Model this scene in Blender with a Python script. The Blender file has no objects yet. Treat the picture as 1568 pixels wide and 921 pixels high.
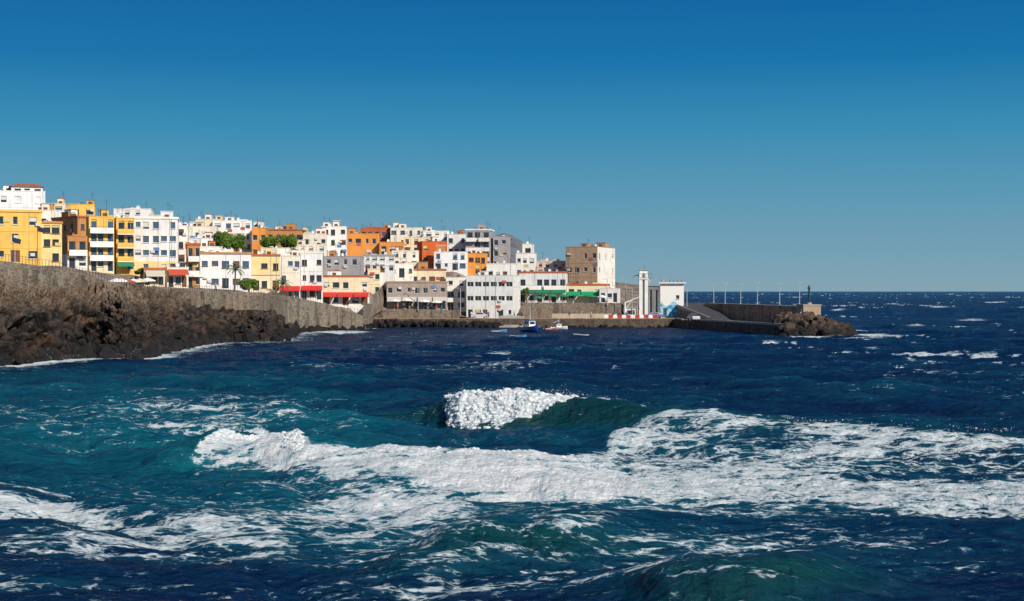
import bpy, bmesh, math, random, time
import numpy as np
from mathutils import noise, Vector, Matrix
F=2178.0; H=8.0
random.seed(7)
scene=bpy.context.scene
def XP(px,d): return (px-784.0)*d/F
def ZP(py,d): return H+(446.0-py)*d/F
def SEA(px,py,z=0.0):
    d=F*(H-z)/(py-446.0); return XP(px,d),d

# ------------------------------------------------------------------ materials
MATS={}
def newmat(name):
    m=bpy.data.materials.new(name); m.use_nodes=True
    nt=m.node_tree; nt.nodes.clear()
    out=nt.nodes.new('ShaderNodeOutputMaterial')
    return m,nt,out
def N(nt,typ,**kw):
    n=nt.nodes.new(typ)
    for k,v in kw.items(): setattr(n,k,v)
    return n
def math_(nt,op,a,b=None,clamp=False):
    n=nt.nodes.new('ShaderNodeMath'); n.operation=op; n.use_clamp=clamp
    for i,x in enumerate([a,b]):
        if x is None: continue
        if isinstance(x,(int,float)): n.inputs[i].default_value=x
        else: nt.links.new(x,n.inputs[i])
    return n.outputs[0]
def mixc(nt,fac,a,b):
    n=nt.nodes.new('ShaderNodeMix'); n.data_type='RGBA'
    if isinstance(fac,(int,float)): n.inputs[0].default_value=fac
    else: nt.links.new(fac,n.inputs[0])
    for i,x in ((6,a),(7,b)):
        if isinstance(x,tuple): n.inputs[i].default_value=(x[0],x[1],x[2],1)
        else: nt.links.new(x,n.inputs[i])
    return n.outputs[2]
def noise_(nt,vec,scale,detail=5,rough=.55,dist=0):
    n=nt.nodes.new('ShaderNodeTexNoise'); n.inputs['Scale'].default_value=scale
    n.inputs['Detail'].default_value=detail; n.inputs['Roughness'].default_value=rough
    n.inputs['Distortion'].default_value=dist
    nt.links.new(vec,n.inputs['Vector']); return n
def mapr(nt,v,a,b,c,d):
    n=nt.nodes.new('ShaderNodeMapRange'); n.clamp=True
    nt.links.new(v,n.inputs[0])
    for i,x in zip((1,2,3,4),(a,b,c,d)): n.inputs[i].default_value=x
    return n.outputs[0]
def mapping(nt,vec,sc):
    n=nt.nodes.new('ShaderNodeMapping'); n.inputs['Scale'].default_value=sc
    nt.links.new(vec,n.inputs['Vector']); return n.outputs[0]
def bsdf(nt,out,col,rough=.8,spec=.3,normal=None,metal=0):
    b=nt.nodes.new('ShaderNodeBsdfPrincipled')
    if isinstance(col,tuple): b.inputs['Base Color'].default_value=(*col,1)
    else: nt.links.new(col,b.inputs['Base Color'])
    b.inputs['Roughness'].default_value=rough; b.inputs['Metallic'].default_value=metal
    b.inputs['Specular IOR Level'].default_value=spec
    if normal is not None: nt.links.new(normal,b.inputs['Normal'])
    nt.links.new(b.outputs[0],out.inputs[0]); return b
def bump(nt,h,strength,dist):
    n=nt.nodes.new('ShaderNodeBump'); n.inputs['Strength'].default_value=strength
    n.inputs['Distance'].default_value=dist; nt.links.new(h,n.inputs['Height']); return n.outputs[0]

def plaster(col,var=.17):
    key=('pl',col)
    if key in MATS: return MATS[key]
    m,nt,out=newmat('painted_plaster')
    g=nt.nodes.new('ShaderNodeNewGeometry').outputs['Position']
    n1=noise_(nt,g,.45,6,.6).outputs[0]
    n2=noise_(nt,mapping(nt,g,(2.2,2.2,.22)),1.0,5,.65).outputs[0]
    f=math_(nt,'MULTIPLY',mapr(nt,n1,.3,.65,1-var,1.04),mapr(nt,n2,.32,.55,1-var*.9,1.0))
    vm=nt.nodes.new('ShaderNodeVectorMath'); vm.operation='SCALE'
    vm.inputs[0].default_value=col; nt.links.new(f,vm.inputs['Scale'])
    bsdf(nt,out,vm.outputs[0],.9,.2,bump(nt,n1,.3,.03))
    MATS[key]=m; return m
def simple(name,col,rough=.6,spec=.3,metal=0,var=.15,scale=3):
    key=(name,col)
    if key in MATS: return MATS[key]
    m,nt,out=newmat(name)
    g=nt.nodes.new('ShaderNodeNewGeometry').outputs['Position']
    n1=noise_(nt,g,scale,4).outputs[0]
    vm=nt.nodes.new('ShaderNodeVectorMath'); vm.operation='SCALE'
    vm.inputs[0].default_value=col; nt.links.new(mapr(nt,n1,.3,.7,1-var,1+var*.3),vm.inputs['Scale'])
    bsdf(nt,out,vm.outputs[0],rough,spec,None,metal)
    MATS[key]=m; return m
def stone(name,c1,c2,c3,scale,mortar=(.3,.28,.25),flat=(1,1,1.5)):
    key=(name,)
    if key in MATS: return MATS[key]
    m,nt,out=newmat(name)
    g=nt.nodes.new('ShaderNodeNewGeometry').outputs['Position']
    mp=mapping(nt,g,flat)
    v=N(nt,'ShaderNodeTexVoronoi'); v.inputs['Scale'].default_value=scale; nt.links.new(mp,v.inputs['Vector'])
    ve=N(nt,'ShaderNodeTexVoronoi',feature='DISTANCE_TO_EDGE'); ve.inputs['Scale'].default_value=scale; nt.links.new(mp,ve.inputs['Vector'])
    sep=nt.nodes.new('ShaderNodeSeparateColor'); nt.links.new(v.outputs['Color'],sep.inputs[0])
    c=mixc(nt,sep.outputs[0],c1,c2)
    n1=noise_(nt,g,.22,6,.6).outputs[0]
    c=mixc(nt,mapr(nt,n1,.42,.62,0,.8),c,c3)
    c=mixc(nt,mapr(nt,ve.outputs[0],.02,.09,.7,0),c,mortar)
    n4=noise_(nt,mapping(nt,g,(.8,.8,.12)),1.0,5,.65).outputs[0]
    c=mixc(nt,mapr(nt,n4,.48,.66,0,.75),c,(c1[0]*.4,c1[1]*.4,c1[2]*.4))
    n3=noise_(nt,g,3,5).outputs[0]
    bsdf(nt,out,c,.9,.2,bump(nt,math_(nt,'ADD',ve.outputs[0],n3),.9,.2))
    MATS[key]=m; return m
def rockmat(name,dark,mid,red,pale):
    m,nt,out=newmat(name)
    g=nt.nodes.new('ShaderNodeNewGeometry').outputs['Position']
    n1=noise_(nt,g,.3,8,.65).outputs[0]; n2=noise_(nt,g,1.1,8,.7,.4).outputs[0]
    n3=noise_(nt,g,3.5,6,.7).outputs[0]
    c=mixc(nt,mapr(nt,n2,.42,.6,0,1),dark,mid)
    c=mixc(nt,mapr(nt,n1,.52,.62,0,.75),c,red)
    sp=nt.nodes.new('ShaderNodeSeparateXYZ'); nt.links.new(g,sp.inputs[0])
    hz=math_(nt,'ADD',sp.outputs[2],math_(nt,'MULTIPLY',n1,4.0))
    c=mixc(nt,math_(nt,'MULTIPLY',mapr(nt,hz,7.2,9.6,0,1),mapr(nt,n3,.42,.58,.15,.95)),c,pale)
    c=mixc(nt,mapr(nt,hz,3.2,5.6,.88,0),c,(.012,.012,.014))
    bsdf(nt,out,c,.85,.3,bump(nt,math_(nt,'ADD',n2,math_(nt,'MULTIPLY',n3,.4)),1.0,.8)); return m

M_glass=simple('window_glass',(.03,.045,.06),.12,.6,0,.3,.8)
M_glassb=simple('blue_window_glass',(.06,.12,.2),.15,.6,0,.3,.8)
M_frame=simple('window_frame',(.6,.59,.57),.5)
M_framed=simple('wood_frame',(.16,.07,.035),.6)
M_conc=simple('concrete',(.36,.34,.31),.9,.2,0,.3,.6)
M_dark=simple('dark_metal',(.05,.05,.055),.5)
M_roof=simple('roof_deck',(.32,.2,.15),.9)
M_tile=simple('terracotta_tile',(.45,.13,.06),.85,.2,0,.4,2)
M_white=simple('white_paint',(.78,.78,.77),.6)
M_tank=simple('tank_plastic',(.08,.1,.13),.5)
GLASS=(M_glass,M_glassb)
WALLST=stone('lava_stone_wall',(.10,.088,.075),(.25,.21,.165),(.22,.16,.11),1.7,(.30,.26,.21))
WALLST2=stone('brown_stone_wall',(.17,.10,.065),(.34,.24,.16),(.24,.16,.11),.8,(.4,.32,.24))
M_cliff=rockmat('lava_cliff_rock',(.010,.009,.010),(.11,.088,.074),(.17,.09,.052),(.38,.28,.19))
M_rock=rockmat('boulder_rock',(.03,.023,.02),(.17,.12,.085),(.2,.13,.08),(.33,.24,.17))

# ------------------------------------------------------------------ mesh builder
class MB:
    def __init__(s): s.v=[]; s.f=[]; s.m=[]; s.mats=[]
    def mi(s,m):
        if m not in s.mats: s.mats.append(m)
        return s.mats.index(m)
    def face(s,pts,m):
        i=len(s.v); s.v+= [tuple(p) for p in pts]; s.f.append(tuple(range(i,i+len(pts)))); s.m.append(s.mi(m))
    def box(s,x0,x1,y0,y1,z0,z1,m):
        P=[(x0,y0,z0),(x1,y0,z0),(x1,y1,z0),(x0,y1,z0),(x0,y0,z1),(x1,y0,z1),(x1,y1,z1),(x0,y1,z1)]
        i=len(s.v); s.v+=P
        for f in ((0,3,2,1),(4,5,6,7),(0,1,5,4),(1,2,6,5),(2,3,7,6),(3,0,4,7)):
            s.f.append(tuple(i+k for k in f)); s.m.append(s.mi(m))
    def cyl(s,x,y,z0,z1,r0,r1,m,n=8,top=True):
        i=len(s.v)
        for z,r in((z0,r0),(z1,r1)):
            for k in range(n):
                a=2*math.pi*k/n; s.v.append((x+r*math.cos(a),y+r*math.sin(a),z))
        for k in range(n):
            s.f.append((i+k,i+(k+1)%n,i+n+(k+1)%n,i+n+k)); s.m.append(s.mi(m))
        if top: s.f.append(tuple(i+n+k for k in range(n))); s.m.append(s.mi(m))
    def tube(s,p,q,r0,r1,m,n=6):
        p=Vector(p);q=Vector(q);d=(q-p).normalized()
        a=d.orthogonal().normalized(); b=d.cross(a); i=len(s.v)
        for c,r in((p,r0),(q,r1)):
            for k in range(n):
                t=2*math.pi*k/n; s.v.append(tuple(c+a*(r*math.cos(t))+b*(r*math.sin(t))))
        for k in range(n):
            s.f.append((i+k,i+(k+1)%n,i+n+(k+1)%n,i+n+k)); s.m.append(s.mi(m))
    def obj(s,name,parent=None,loc=(0,0,0),rz=0,smooth=False):
        me=bpy.data.meshes.new(name); me.from_pydata(s.v,[],s.f)
        for m in s.mats: me.materials.append(m)
        me.polygons.foreach_set('material_index',s.m)
        me.update()
        o=bpy.data.objects.new(name,me); scene.collection.objects.link(o)
        if parent: o.parent=parent
        else: o.location=loc; o.rotation_euler=(0,0,rz)
        return o
def empty(name,loc,rz=0):
    o=bpy.data.objects.new(name,None); o.location=loc; o.rotation_euler=(0,0,rz); o.empty_display_size=.5
    scene.collection.objects.link(o); return o

# ------------------------------------------------------------------ colours
W=(.83,.81,.77); W2=(.77,.76,.74); CR=(.80,.68,.46); PY=(.80,.62,.30); YE=(.80,.49,.12); OR=(.74,.30,.07)
RO=(.60,.13,.035); TA=(.36,.29,.25); GR=(.36,.35,.36); OC=(.50,.24,.09); BR=(.36,.25,.17); PK=(.75,.55,.45); TC=(.45,.13,.06)
BW=(.42,.29,.19)
WV=[W,W,W,(.84,.80,.70),(.80,.74,.62),(.72,.71,.70),(.83,.78,.74),(.80,.80,.80)]

def facade(wall,win,O,U,Nn,w,h,ops,mw,frame,rec=.2,zones=None):
    def pt(u,z,o): return (O[0]+U[0]*u+Nn[0]*o,O[1]+U[1]*u+Nn[1]*o,O[2]+z)
    xs=sorted(set([0,w]+[a for o in ops for a in(o[0],o[1])])); zs=sorted(set([0,h]+[a for o in ops for a in(o[2],o[3])]+([zones[0]] if zones else [])))
    for i in range(len(xs)-1):
        for j in range(len(zs)-1):
            cx=(xs[i]+xs[i+1])/2; cz=(zs[j]+zs[j+1])/2
            if xs[i+1]-xs[i]<1e-5 or zs[j+1]-zs[j]<1e-5: continue
            if any(o[0]<cx<o[1] and o[2]<cz<o[3] for o in ops): continue
            mm=zones[1] if zones and cz<zones[0] else mw
            wall.face([pt(xs[i],zs[j],0),pt(xs[i+1],zs[j],0),pt(xs[i+1],zs[j+1],0),pt(xs[i],zs[j+1],0)],mm)
    for o in ops:
        a,b,c,d,kind,gl=o
        wall.face([pt(a,c,0),pt(b,c,0),pt(b,c,-rec),pt(a,c,-rec)],mw)
        wall.face([pt(a,d,-rec),pt(b,d,-rec),pt(b,d,0),pt(a,d,0)],mw)
        wall.face([pt(a,c,-rec),pt(a,d,-rec),pt(a,d,0),pt(a,c,0)],mw)
        wall.face([pt(b,c,0),pt(b,d,0),pt(b,d,-rec),pt(b,c,-rec)],mw)
        win.face([pt(a,c,-rec),pt(b,c,-rec),pt(b,d,-rec),pt(a,d,-rec)],gl)
        t=.07; o2=-rec+.03
        def bar(u0,u1,z0,z1):
            win.face([pt(u0,z0,o2),pt(u1,z0,o2),pt(u1,z1,o2),pt(u0,z1,o2)],frame)
        bar(a,a+t,c,d); bar(b-t,b,c,d); bar(a+t,b-t,c,c+t); bar(a+t,b-t,d-t,d)
        nm=max(1,int((b-a)/.75))
        for k in range(1,nm):
            u=a+(b-a)*k/nm; bar(u-t/2,u+t/2,c+t,d-t)
        if kind=='w':
            p=[pt(a-.1,c-.1,.0),pt(b+.1,c-.1,.0),pt(b+.1,c-.1,.12),pt(a-.1,c-.1,.12)]
            q=[pt(a-.1,c-.01,.0),pt(b+.1,c-.01,.0),pt(b+.1,c-.01,.12),pt(a-.1,c-.01,.12)]
            wall.face([p[3],p[2],q[2],q[3]],frame); wall.face([q[3],q[2],q[1],q[0]],frame)
        if kind=='s':
            z=c+(d-c)*random.uniform(.3,.7)
            win.face([pt(a+t,z,o2+.03),pt(b-t,z,o2+.03),pt(b-t,d-t,o2+.03),pt(a+t,d-t,o2+.03)],frame)

BASES=[]
def house(name,px0,px1,yt,yb,d,depth=9,rot=0,col=W,fl=None,nc=None,trim=None,balc=(),bcol=None,ground=None,awn=None,
          wt='w',roof='flat',clut=2,frame=None,gl=None,door=True,ww=1.05,reg=True,side=None,sidecol=None):
    px=(px0+px1)/2; Wt=(px1-px0)*d/F
    Xc=XP(px,d); a=math.radians(rot)-math.atan2(-Xc,d)
    depth=min(depth,Wt*1.2+3)
    w=(Wt-depth*abs(math.sin(a)))/math.cos(a)
    if w<Wt*.45:
        w=Wt*.45/math.cos(a); depth=max(2.5,(Wt-w*math.cos(a))/max(.05,abs(math.sin(a))))
    zt=ZP(yt,d); zb=ZP(yb,d); h=zt-zb
    if fl is None: fl=max(1,round(h/3.0))
    if nc is None: nc=max(1,int(w/2.4))
    fh=h/fl if h/fl<3.9 else 3.0
    d2=d+depth/2; Xc2=XP(px,d2)
    E=empty(name,(Xc2,d2,zb),math.radians(rot))
    if reg: BASES.append((Xc2,d2,zb)); BASES.append((XP(px,d),d,zb))
    col=random.choice(WV) if col==W else col
    ext=4.0; mside=plaster(sidecol) if sidecol else plaster(col)
    wall=MB(); win=MB(); rf=MB()
    mw=plaster(col); frame=frame or (M_framed if random.random()<.3 else M_frame)
    glm=gl or GLASS[random.random()<.35]
    par=.75 if roof=='flat' else .2
    def ops(width,n,isfront):
        L=[]
        cu=[width*(c+.5+random.uniform(-.12,.12))/n for c in range(n)]
        for f in range(fl):
            z0=h-par-(fl-f)*fh+ (par*.5)
            if z0<-.5: continue
            for c in range(n):
                uc=cu[c]
                k=random.random()
                wv=ww*random.choice([.7,.9,1,1,1.15,1.4])
                wv=min(wv,width/n*.72)
                if not isfront and k<.35: continue
                if isfront and k<.12: continue
                if wt=='ribbon' and f>0 and isfront:
                    uc=width*(c+.5)/n
                    wv=width/n*.82; L.append((uc-wv/2,uc+wv/2,z0+1.1,z0+2.2,'r',glm)); continue
                if f in balc and isfront:
                    wv=min(width/n*.7,1.7); L.append((uc-wv/2,uc+wv/2,z0+.15,min(z0+2.35,h-.4),'d',glm)); continue
                if f==0 and door and isfront and (c%2==0):
                    wv=min(width/n*.65,1.5); L.append((uc-wv/2,uc+wv/2,z0+.12,min(z0+2.35,h-.4),'d',random.choice([M_glass,M_framed,M_glass])));continue
                zt_=min(z0+2.25,h-.35)
                L.append((uc-wv/2,uc+wv/2,z0+random.choice([.9,1.0,1.25]),zt_,random.choice('wwws'),glm))
        L=[(max(.1,o[0]),min(width-.1,o[1]),max(o[2],.05),o[3],o[4],o[5]) for o in L if o[3]-max(o[2],.05)>.4]
        return [(o[0],o[1],o[2]+ext,o[3]+ext,o[4],o[5]) for o in L]
    zn=None
    if ground: zn=(fh+ext-.2,plaster(ground))
    hx,hy=w/2,depth/2
    facade(wall,win,(-hx,-hy,-ext),(1,0),(0,-1),w,h+ext,ops(w,nc,True),mw,frame,zones=zn)
    ns=max(1,int(depth/3.2)) if side is None else side
    facade(wall,win,(hx,-hy,-ext),(0,1),(1,0),depth,h+ext,ops(depth,ns,False) if ns else [],mside,frame,zones=zn)
    facade(wall,win,(-hx,hy,-ext),(0,-1),(-1,0),depth,h+ext,ops(depth,ns,False) if ns else [],mw,frame,zones=zn)
    wall.face([(hx,hy,-ext),(-hx,hy,-ext),(-hx,hy,h),(hx,hy,h)],mw)
    tm=plaster(trim) if trim else mw
    if roof=='flat':
        rz=h-par; th=.18
        rf.face([(-hx+th,-hy+th,rz),(hx-th,-hy+th,rz),(hx-th,hy-th,rz),(-hx+th,hy-th,rz)],M_roof)
        for (a0,b0,a1,b1) in ((-1,-1,1,-1),(1,-1,1,1),(1,1,-1,1),(-1,1,-1,-1)):
            rf.face([(a0*(hx-th),b0*(hy-th),rz),(a1*(hx-th),b1*(hy-th),rz),(a1*(hx-th),b1*(hy-th),h),(a0*(hx-th),b0*(hy-th),h)],mw)
        e=.07; c0=h; c1=h+.13
        if trim: c0=h-.12; c1=h+.25; e=.16
        rf.box(-hx-e,hx+e,-hy-e,-hy+th+.01,c0,c1,tm); rf.box(-hx-e,hx+e,hy-th-.01,hy+e,c0,c1,tm)
        rf.box(-hx-e,-hx+th+.01,-hy+th+.01,hy-th-.01,c0,c1,tm); rf.box(hx-th-.01,hx+e,-hy+th+.01,hy-th-.01,c0,c1,tm)
    else:
        rz=h
        e=.5; rf.box(-hx-.02,hx+.02,-hy-.02,hy+.02,h,h+.12,tm)
        hh=min(1.4,depth*.16); z0=h+.12
        A=[(-hx-e,-hy-e,z0),(hx+e,-hy-e,z0),(hx+e,hy+e,z0),(-hx-e,hy+e,z0)]
        R=[(-hx*.5,0,z0+hh),(hx*.5,0,z0+hh)]
        rf.face([A[0],A[1],R[1],R[0]],M_tile); rf.face([A[1],A[2],R[1]],M_tile); rf.face([A[2],A[3],R[0],R[1]],M_tile); rf.face([A[3],A[0],R[0]],M_tile)
        rf.face(A[::-1],M_white); clut=0
    if fl>1 and random.random()<.6:
        for f in range(1,fl):
            z=h-par-(fl-f)*fh+par*.5
            if z>0.5: wall.box(-hx-.04,hx+.04,-hy-.05,-hy,z-.12,z+.03,tm)
    ac=MB()
    for q_ in range(int(w*h/14)):
        u=random.uniform(-hx+.4,hx-.4); zz=random.uniform(.8,max(1,h-1.2)); t_=random.random()
        if t_<.35: ac.box(u-.35,u+.35,-hy-.32,-hy-.003,zz,zz+.5,M_frame)
        elif t_<.7: ac.box(u-.03,u+.03,-hy-.07,-hy-.003,.1,h-.2,M_conc)
        else: ac.box(u-.5,u+.5,-hy-.12,-hy-.06,zz-.1,zz+.55,simple('hanging_cloth',random.choice([(.5,.1,.08),(.6,.6,.65),(.1,.2,.45),(.6,.5,.2)]),.9))
    if ac.v: ac.obj('facade_fittings',E)
    if balc:
        bb=MB(); bm_=plaster(bcol or col)
        for f in balc:
            z=h-par-(fl-f)*fh+par*.5
            if f%2==0 or w<5 : segs=[(-hx+.15,hx-.15)]
            else: segs=[(-hx+.2,-.3),(.3,hx-.2)]
            for (a0,a1) in segs:
                bb.box(a0,a1,-hy-1.15,-hy-.051,z-.15,z+.0,M_white)
                bb.box(a0,a1,-hy-1.15,-hy-1.05,z+.0,z+.85,bm_)
                bb.box(a0,a0+.08,-hy-1.05,-hy,z,z+.85,bm_); bb.box(a1-.08,a1,-hy-1.05,-hy,z,z+.85,bm_)
                bb.tube((a0,-hy-1.1,z+1.0),(a1,-hy-1.1,z+1.0),.03,.03,M_dark)
                k=a0
                while k<=a1: bb.box(k,k+.04,-hy-1.12,-hy-1.08,z+.85,z+1.0,M_dark); k+=.9
        bb.obj('balconies',E)
    if awn:
        am=simple('awning_fabric',awn,.8,.1)
        aw=MB(); z=min(fh,h)-.25
        n=max(1,int(w/3.2))
        for k in range(n):
            a0=-hx+w*k/n+.12; a1=-hx+w*(k+1)/n-.12
            aw.face([(a0,-hy-.03,z),(a0,-hy-1.9,z-.75),(a1,-hy-1.9,z-.75),(a1,-hy-.03,z)],am)
            aw.face([(a0,-hy-1.9,z-.75),(a0,-hy-1.9,z-1.05),(a1,-hy-1.9,z-1.05),(a1,-hy-1.9,z-.75)],am)
            aw.tube((a0,-hy-1.85,z-.8),(a0,-hy-1.85,z-2.6),.03,.03,M_dark)
        aw.obj('awning',E)
    cl=MB()
    for k in range(clut):
        t=random.random(); cx=random.uniform(-hx*.7,hx*.7); cy=random.uniform(-hy*.1,hy*.6)
        if t<.5 and w>4:
            sw=random.uniform(1.2,min(3.0,w*.3)); sd=random.uniform(1.0,1.8); sh=random.uniform(1.7,2.6)
            cx=max(-hx+sw/2+.3,min(hx-sw/2-.3,cx)); cy=max(-hy+sd+.3,min(hy-sd-.3,cy))
            cl.box(cx-sw/2,cx+sw/2,cy-sd,cy+sd,rz,rz+sh,random.choice([mw,plaster(W),mw,plaster(OC)]))
            cl.box(cx-sw/2-.1,cx+sw/2+.1,cy-sd-.1,cy+sd+.1,rz+sh,rz+sh+.12,random.choice([M_conc,M_tile,mw]))
            cl.box(cx-.4,cx+.4,cy-sd-.03,cy-sd,rz+.02,rz+1.6,M_framed)
        elif t<.7:
            cl.cyl(cx,cy,rz,rz+1.3,.45,.45,random.choice([M_tank,M_white]),10); cl.cyl(cx,cy,rz+1.3,rz+1.45,.45,.15,M_tank,10)
        elif t<.85:
            cl.box(cx-.2,cx+.2,cy-.2,cy+.2,rz,rz+1.5,mw); cl.box(cx-.28,cx+.28,cy-.28,cy+.28,rz+1.5,rz+1.6,M_tile)
        else:
            cl.box(cx-1,cx+1,cy-.06,cy+.06,rz,rz+1.3,mw)
    if clut:
        for _ in range(random.choice([1,1,2])):
            cx=random.uniform(-hx*.85,hx*.85); cy=random.uniform(-hy*.5,hy*.6); hh=random.uniform(2.2,4.2)
            cl.cyl(cx,cy,rz,rz+hh,.035,.025,M_dark,5)
            for q in range(3): cl.box(cx-.45+q*.1,cx+.45-q*.1,cy-.015,cy+.015,rz+hh-.15-q*.28,rz+hh-.12-q*.28,M_dark)
        if random.random()<.6:
            cx=random.uniform(-hx*.8,hx*.8); cy=-hy*.5
            cl.cyl(cx,cy,rz,rz+1.2,.03,.03,M_dark,5)
            c=Vector((cx,cy-.1,rz+1.3)); ring=[c+Vector((.38*math.cos(q*.785),-.12,.38*math.sin(q*.785))) for q in range(8)]
            for q in range(8): cl.face([c,ring[q],ring[(q+1)%8]],M_white)
        cl.obj('rooftop_fittings',E)
    wall.obj('walls',E); win.obj('windows',E); rf.obj('roof',E)
    return E,w,depth,h

random.seed(11)
house('white_house',-60,66,292,335,300,10,20,W,2,5,clut=3)
house('white_penthouse',18,64,286,300,302,5,20,W2,1,3,roof='tile',clut=0,reg=False)
house('yellow_apartment_building',-40,61,323,402,226,9,22,YE,3,4,trim=YE,gl=M_glass,frame=M_frame)
house('cream_apartment_building',60,94,341,405,236,8,20,PY,3,2,trim=OC,frame=M_framed)
house('white_house',22,112,322,350,278,9,15,W,1,5,clut=3)
house('white_house',66,108,312,345,310,9,10,CR,2,2)
house('yellow_house',106,146,313,345,292,9,15,YE,1,2,clut=2)
house('ochre_apartment_building',80,150,332,412,262,12,42,OC,3,2,trim=TC,frame=M_framed)
house('brick_townhouse',94,133,362,412,244,8,25,OC,2,2,balc=(1,),bcol=W,ground=W)
house('orange_apartment_building',132,174,332,416,250,8,20,YE,4,3,balc=(1,2,3),bcol=W,clut=2,ground=CR)
house('orange_apartment_building',173,205,334,418,252,8,20,YE,4,2,balc=(1,2,3),bcol=YE,clut=1,awn=(.03,.25,.12))
house('white_apartment_building',205,274,334,420,258,9,12,W2,4,5,gl=M_glassb,frame=M_frame,clut=3,ground=PY,ww=1.3,trim=W)
house('white_house',175,236,320,345,305,9,10,W,2,4,clut=3)
house('white_house',228,262,330,350,300,8,12,CR,1,2,clut=2)
house('white_house',262,288,346,425,272,7,12,W,4,1)
house('cream_shop',216,252,412,437,246,6,20,CR,1,3,awn=(.6,.55,.45),clut=0,trim=TC)
house('white_shop',250,288,410,440,252,6,20,W,1,3,awn=(.55,.1,.06),clut=1)
house('ochre_townhouse',285,306,374,441,262,7,15,OC,3,2,trim=TC,balc=(1,2),bcol=W)
house('white_house',276,334,347,392,302,9,10,W,2,3,clut=3)
house('white_house',292,330,365,400,288,8,8,W2,2,3)
house('cream_house',300,345,336,380,338,9,5,CR,2,3)
house('white_apartment_building',326,386,338,386,335,9,10,W,3,4,clut=4)
house('white_villa',304,384,388,442,266,9,14,W,2,5,trim=OC,clut=2,frame=M_framed,ww=1.2)
house('white_house',300,340,378,400,282,6,14,W,1,3)
house('ochre_house',384,428,391,445,276,8,10,PY,2,3,trim=TC,frame=M_framed,ground=CR)
house('white_townhouse',428,461,392,458,290,9,8,W,3,3,awn=(.6,.04,.04),clut=2,gl=M_glassb)
house('white_townhouse',461,494,388,459,292,9,8,W2,3,3,awn=(.6,.04,.04),clut=1,ground=W)
house('white_house',440,500,375,400,318,9,8,W,2,4,clut=3)
house('white_house',400,444,380,402,305,8,8,W,2,3,clut=2)
house('orange_house',386,411,349,395,332,8,5,OR,2,2)
house('brick_house',410,466,352,390,350,9,5,OC,2,5,trim=TC,clut=3)
house('white_house',464,502,358,398,348,8,5,W,2,3,clut=2)
house('white_apartment_building',492,532,347,395,355,9,5,W,3,3,clut=3,trim=None)
house('gray_house',495,558,393,426,316,9,0,GR,2,4,frame=M_frame,clut=2)
house('cream_restaurant',492,566,423,468,306,9,6,CR,2,5,trim=TC,awn=(.6,.05,.04),clut=2,ground=W)
house('white_townhouse',563,583,412,472,329,7,4,CR,3,2,clut=1)
house('orange_apartment_building',530,582,358,395,368,9,4,OR,2,4,clut=2,frame=M_frame)
house('orange_house',581,619,371,398,366,9,4,OR,1,3,clut=1)
house('terracotta_house',552,604,349,366,395,9,3,TC,1,5,clut=3)
house('white_house',556,606,391,418,332,9,4,W,2,4,clut=2,trim=GR)
house('white_house',582,634,404,430,336,8,4,W,1,4,clut=2)
house('white_house',598,648,349,378,388,9,3,W,2,4,clut=3)
house('cream_house',618,660,364,390,375,8,3,CR,2,3,clut=2)
house('white_house',650,688,354,388,382,9,3,W,3,3,clut=2)
house('white_house',684,714,359,392,378,9,3,W2,2,3,clut=2)
house('red_house',638,684,370,406,360,9,12,RO,2,3,clut=2,frame=M_frame)
house('white_house',600,642,384,412,348,8,3,W,2,3,clut=2)
house('white_house',664,716,386,414,350,9,3,W,2,4,clut=2)
house('terrace_house',598,684,413,436,340,9,2,CR,1,6,trim=TC,clut=3)
house('taupe_apartment_building',592,685,432,474,329,9,4,TA,2,7,trim=BW,awn=(.55,.53,.5),clut=2,frame=M_frame)
house('white_house',683,716,425,476,335,9,0,W,3,2,clut=1,balc=(1,),bcol=W)
house('orange_house',715,747,388,424,354,8,0,OR,2,3,clut=1)
house('gray_apartment_building',713,757,352,412,366,9,-6,GR,4,3,balc=(1,2,3),bcol=W,clut=2,frame=M_frame,trim=W)
house('gray_apartment_building',755,782,362,412,367,9,-6,GR,3,2,clut=1,frame=M_frame)
house('white_house',745,792,404,428,346,8,-3,W,1,4,clut=1)
house('white_harbor_building',714,798,422,487,329,10,-10,W2,3,6,wt='ribbon',clut=1,gl=M_glass,frame=M_frame)
house('white_restaurant',795,870,417,464,340,9,-4,W,2,6,trim=TC,balc=(1,),bcol=W,awn=(.02,.22,.1),clut=1)
house('white_house',790,822,388,425,372,8,-5,W,2,3,clut=2)
house('white_house',800,818,374,400,376,6,-5,W,1,1,clut=1)
house('pink_house',822,870,400,425,358,8,-5,PK,2,4,clut=3)
house('brick_apartment_building',866,943,378,464,350,14,-22,BW,4,4,clut=3,frame=M_frame,gl=M_glass,side=3,sidecol=(.8,.76,.68))
house('cream_house',868,934,436,464,340,7,-4,CR,1,5,awn=(.02,.3,.12),clut=1,trim=TC)
house('white_house',918,950,442,470,336,6,-8,W,1,3,clut=1)
for k in range(14):
    px=random.uniform(400,700); w=random.uniform(22,40); yt=random.uniform(352,366)
    house('white_house',px,px+w,yt,yt+30,random.uniform(400,440),8,random.uniform(-5,8),random.choice([W,W,W2,CR,OC,PK]),2,3,clut=3)
for k in range(8):
    px=random.uniform(180,400); w=random.uniform(22,40); yt=random.uniform(338,352)
    house('white_house',px,px+w,yt,yt+30,random.uniform(345,370),8,random.uniform(0,12),random.choice([W,W,W2,CR,OR]),2,3,clut=2)

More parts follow.
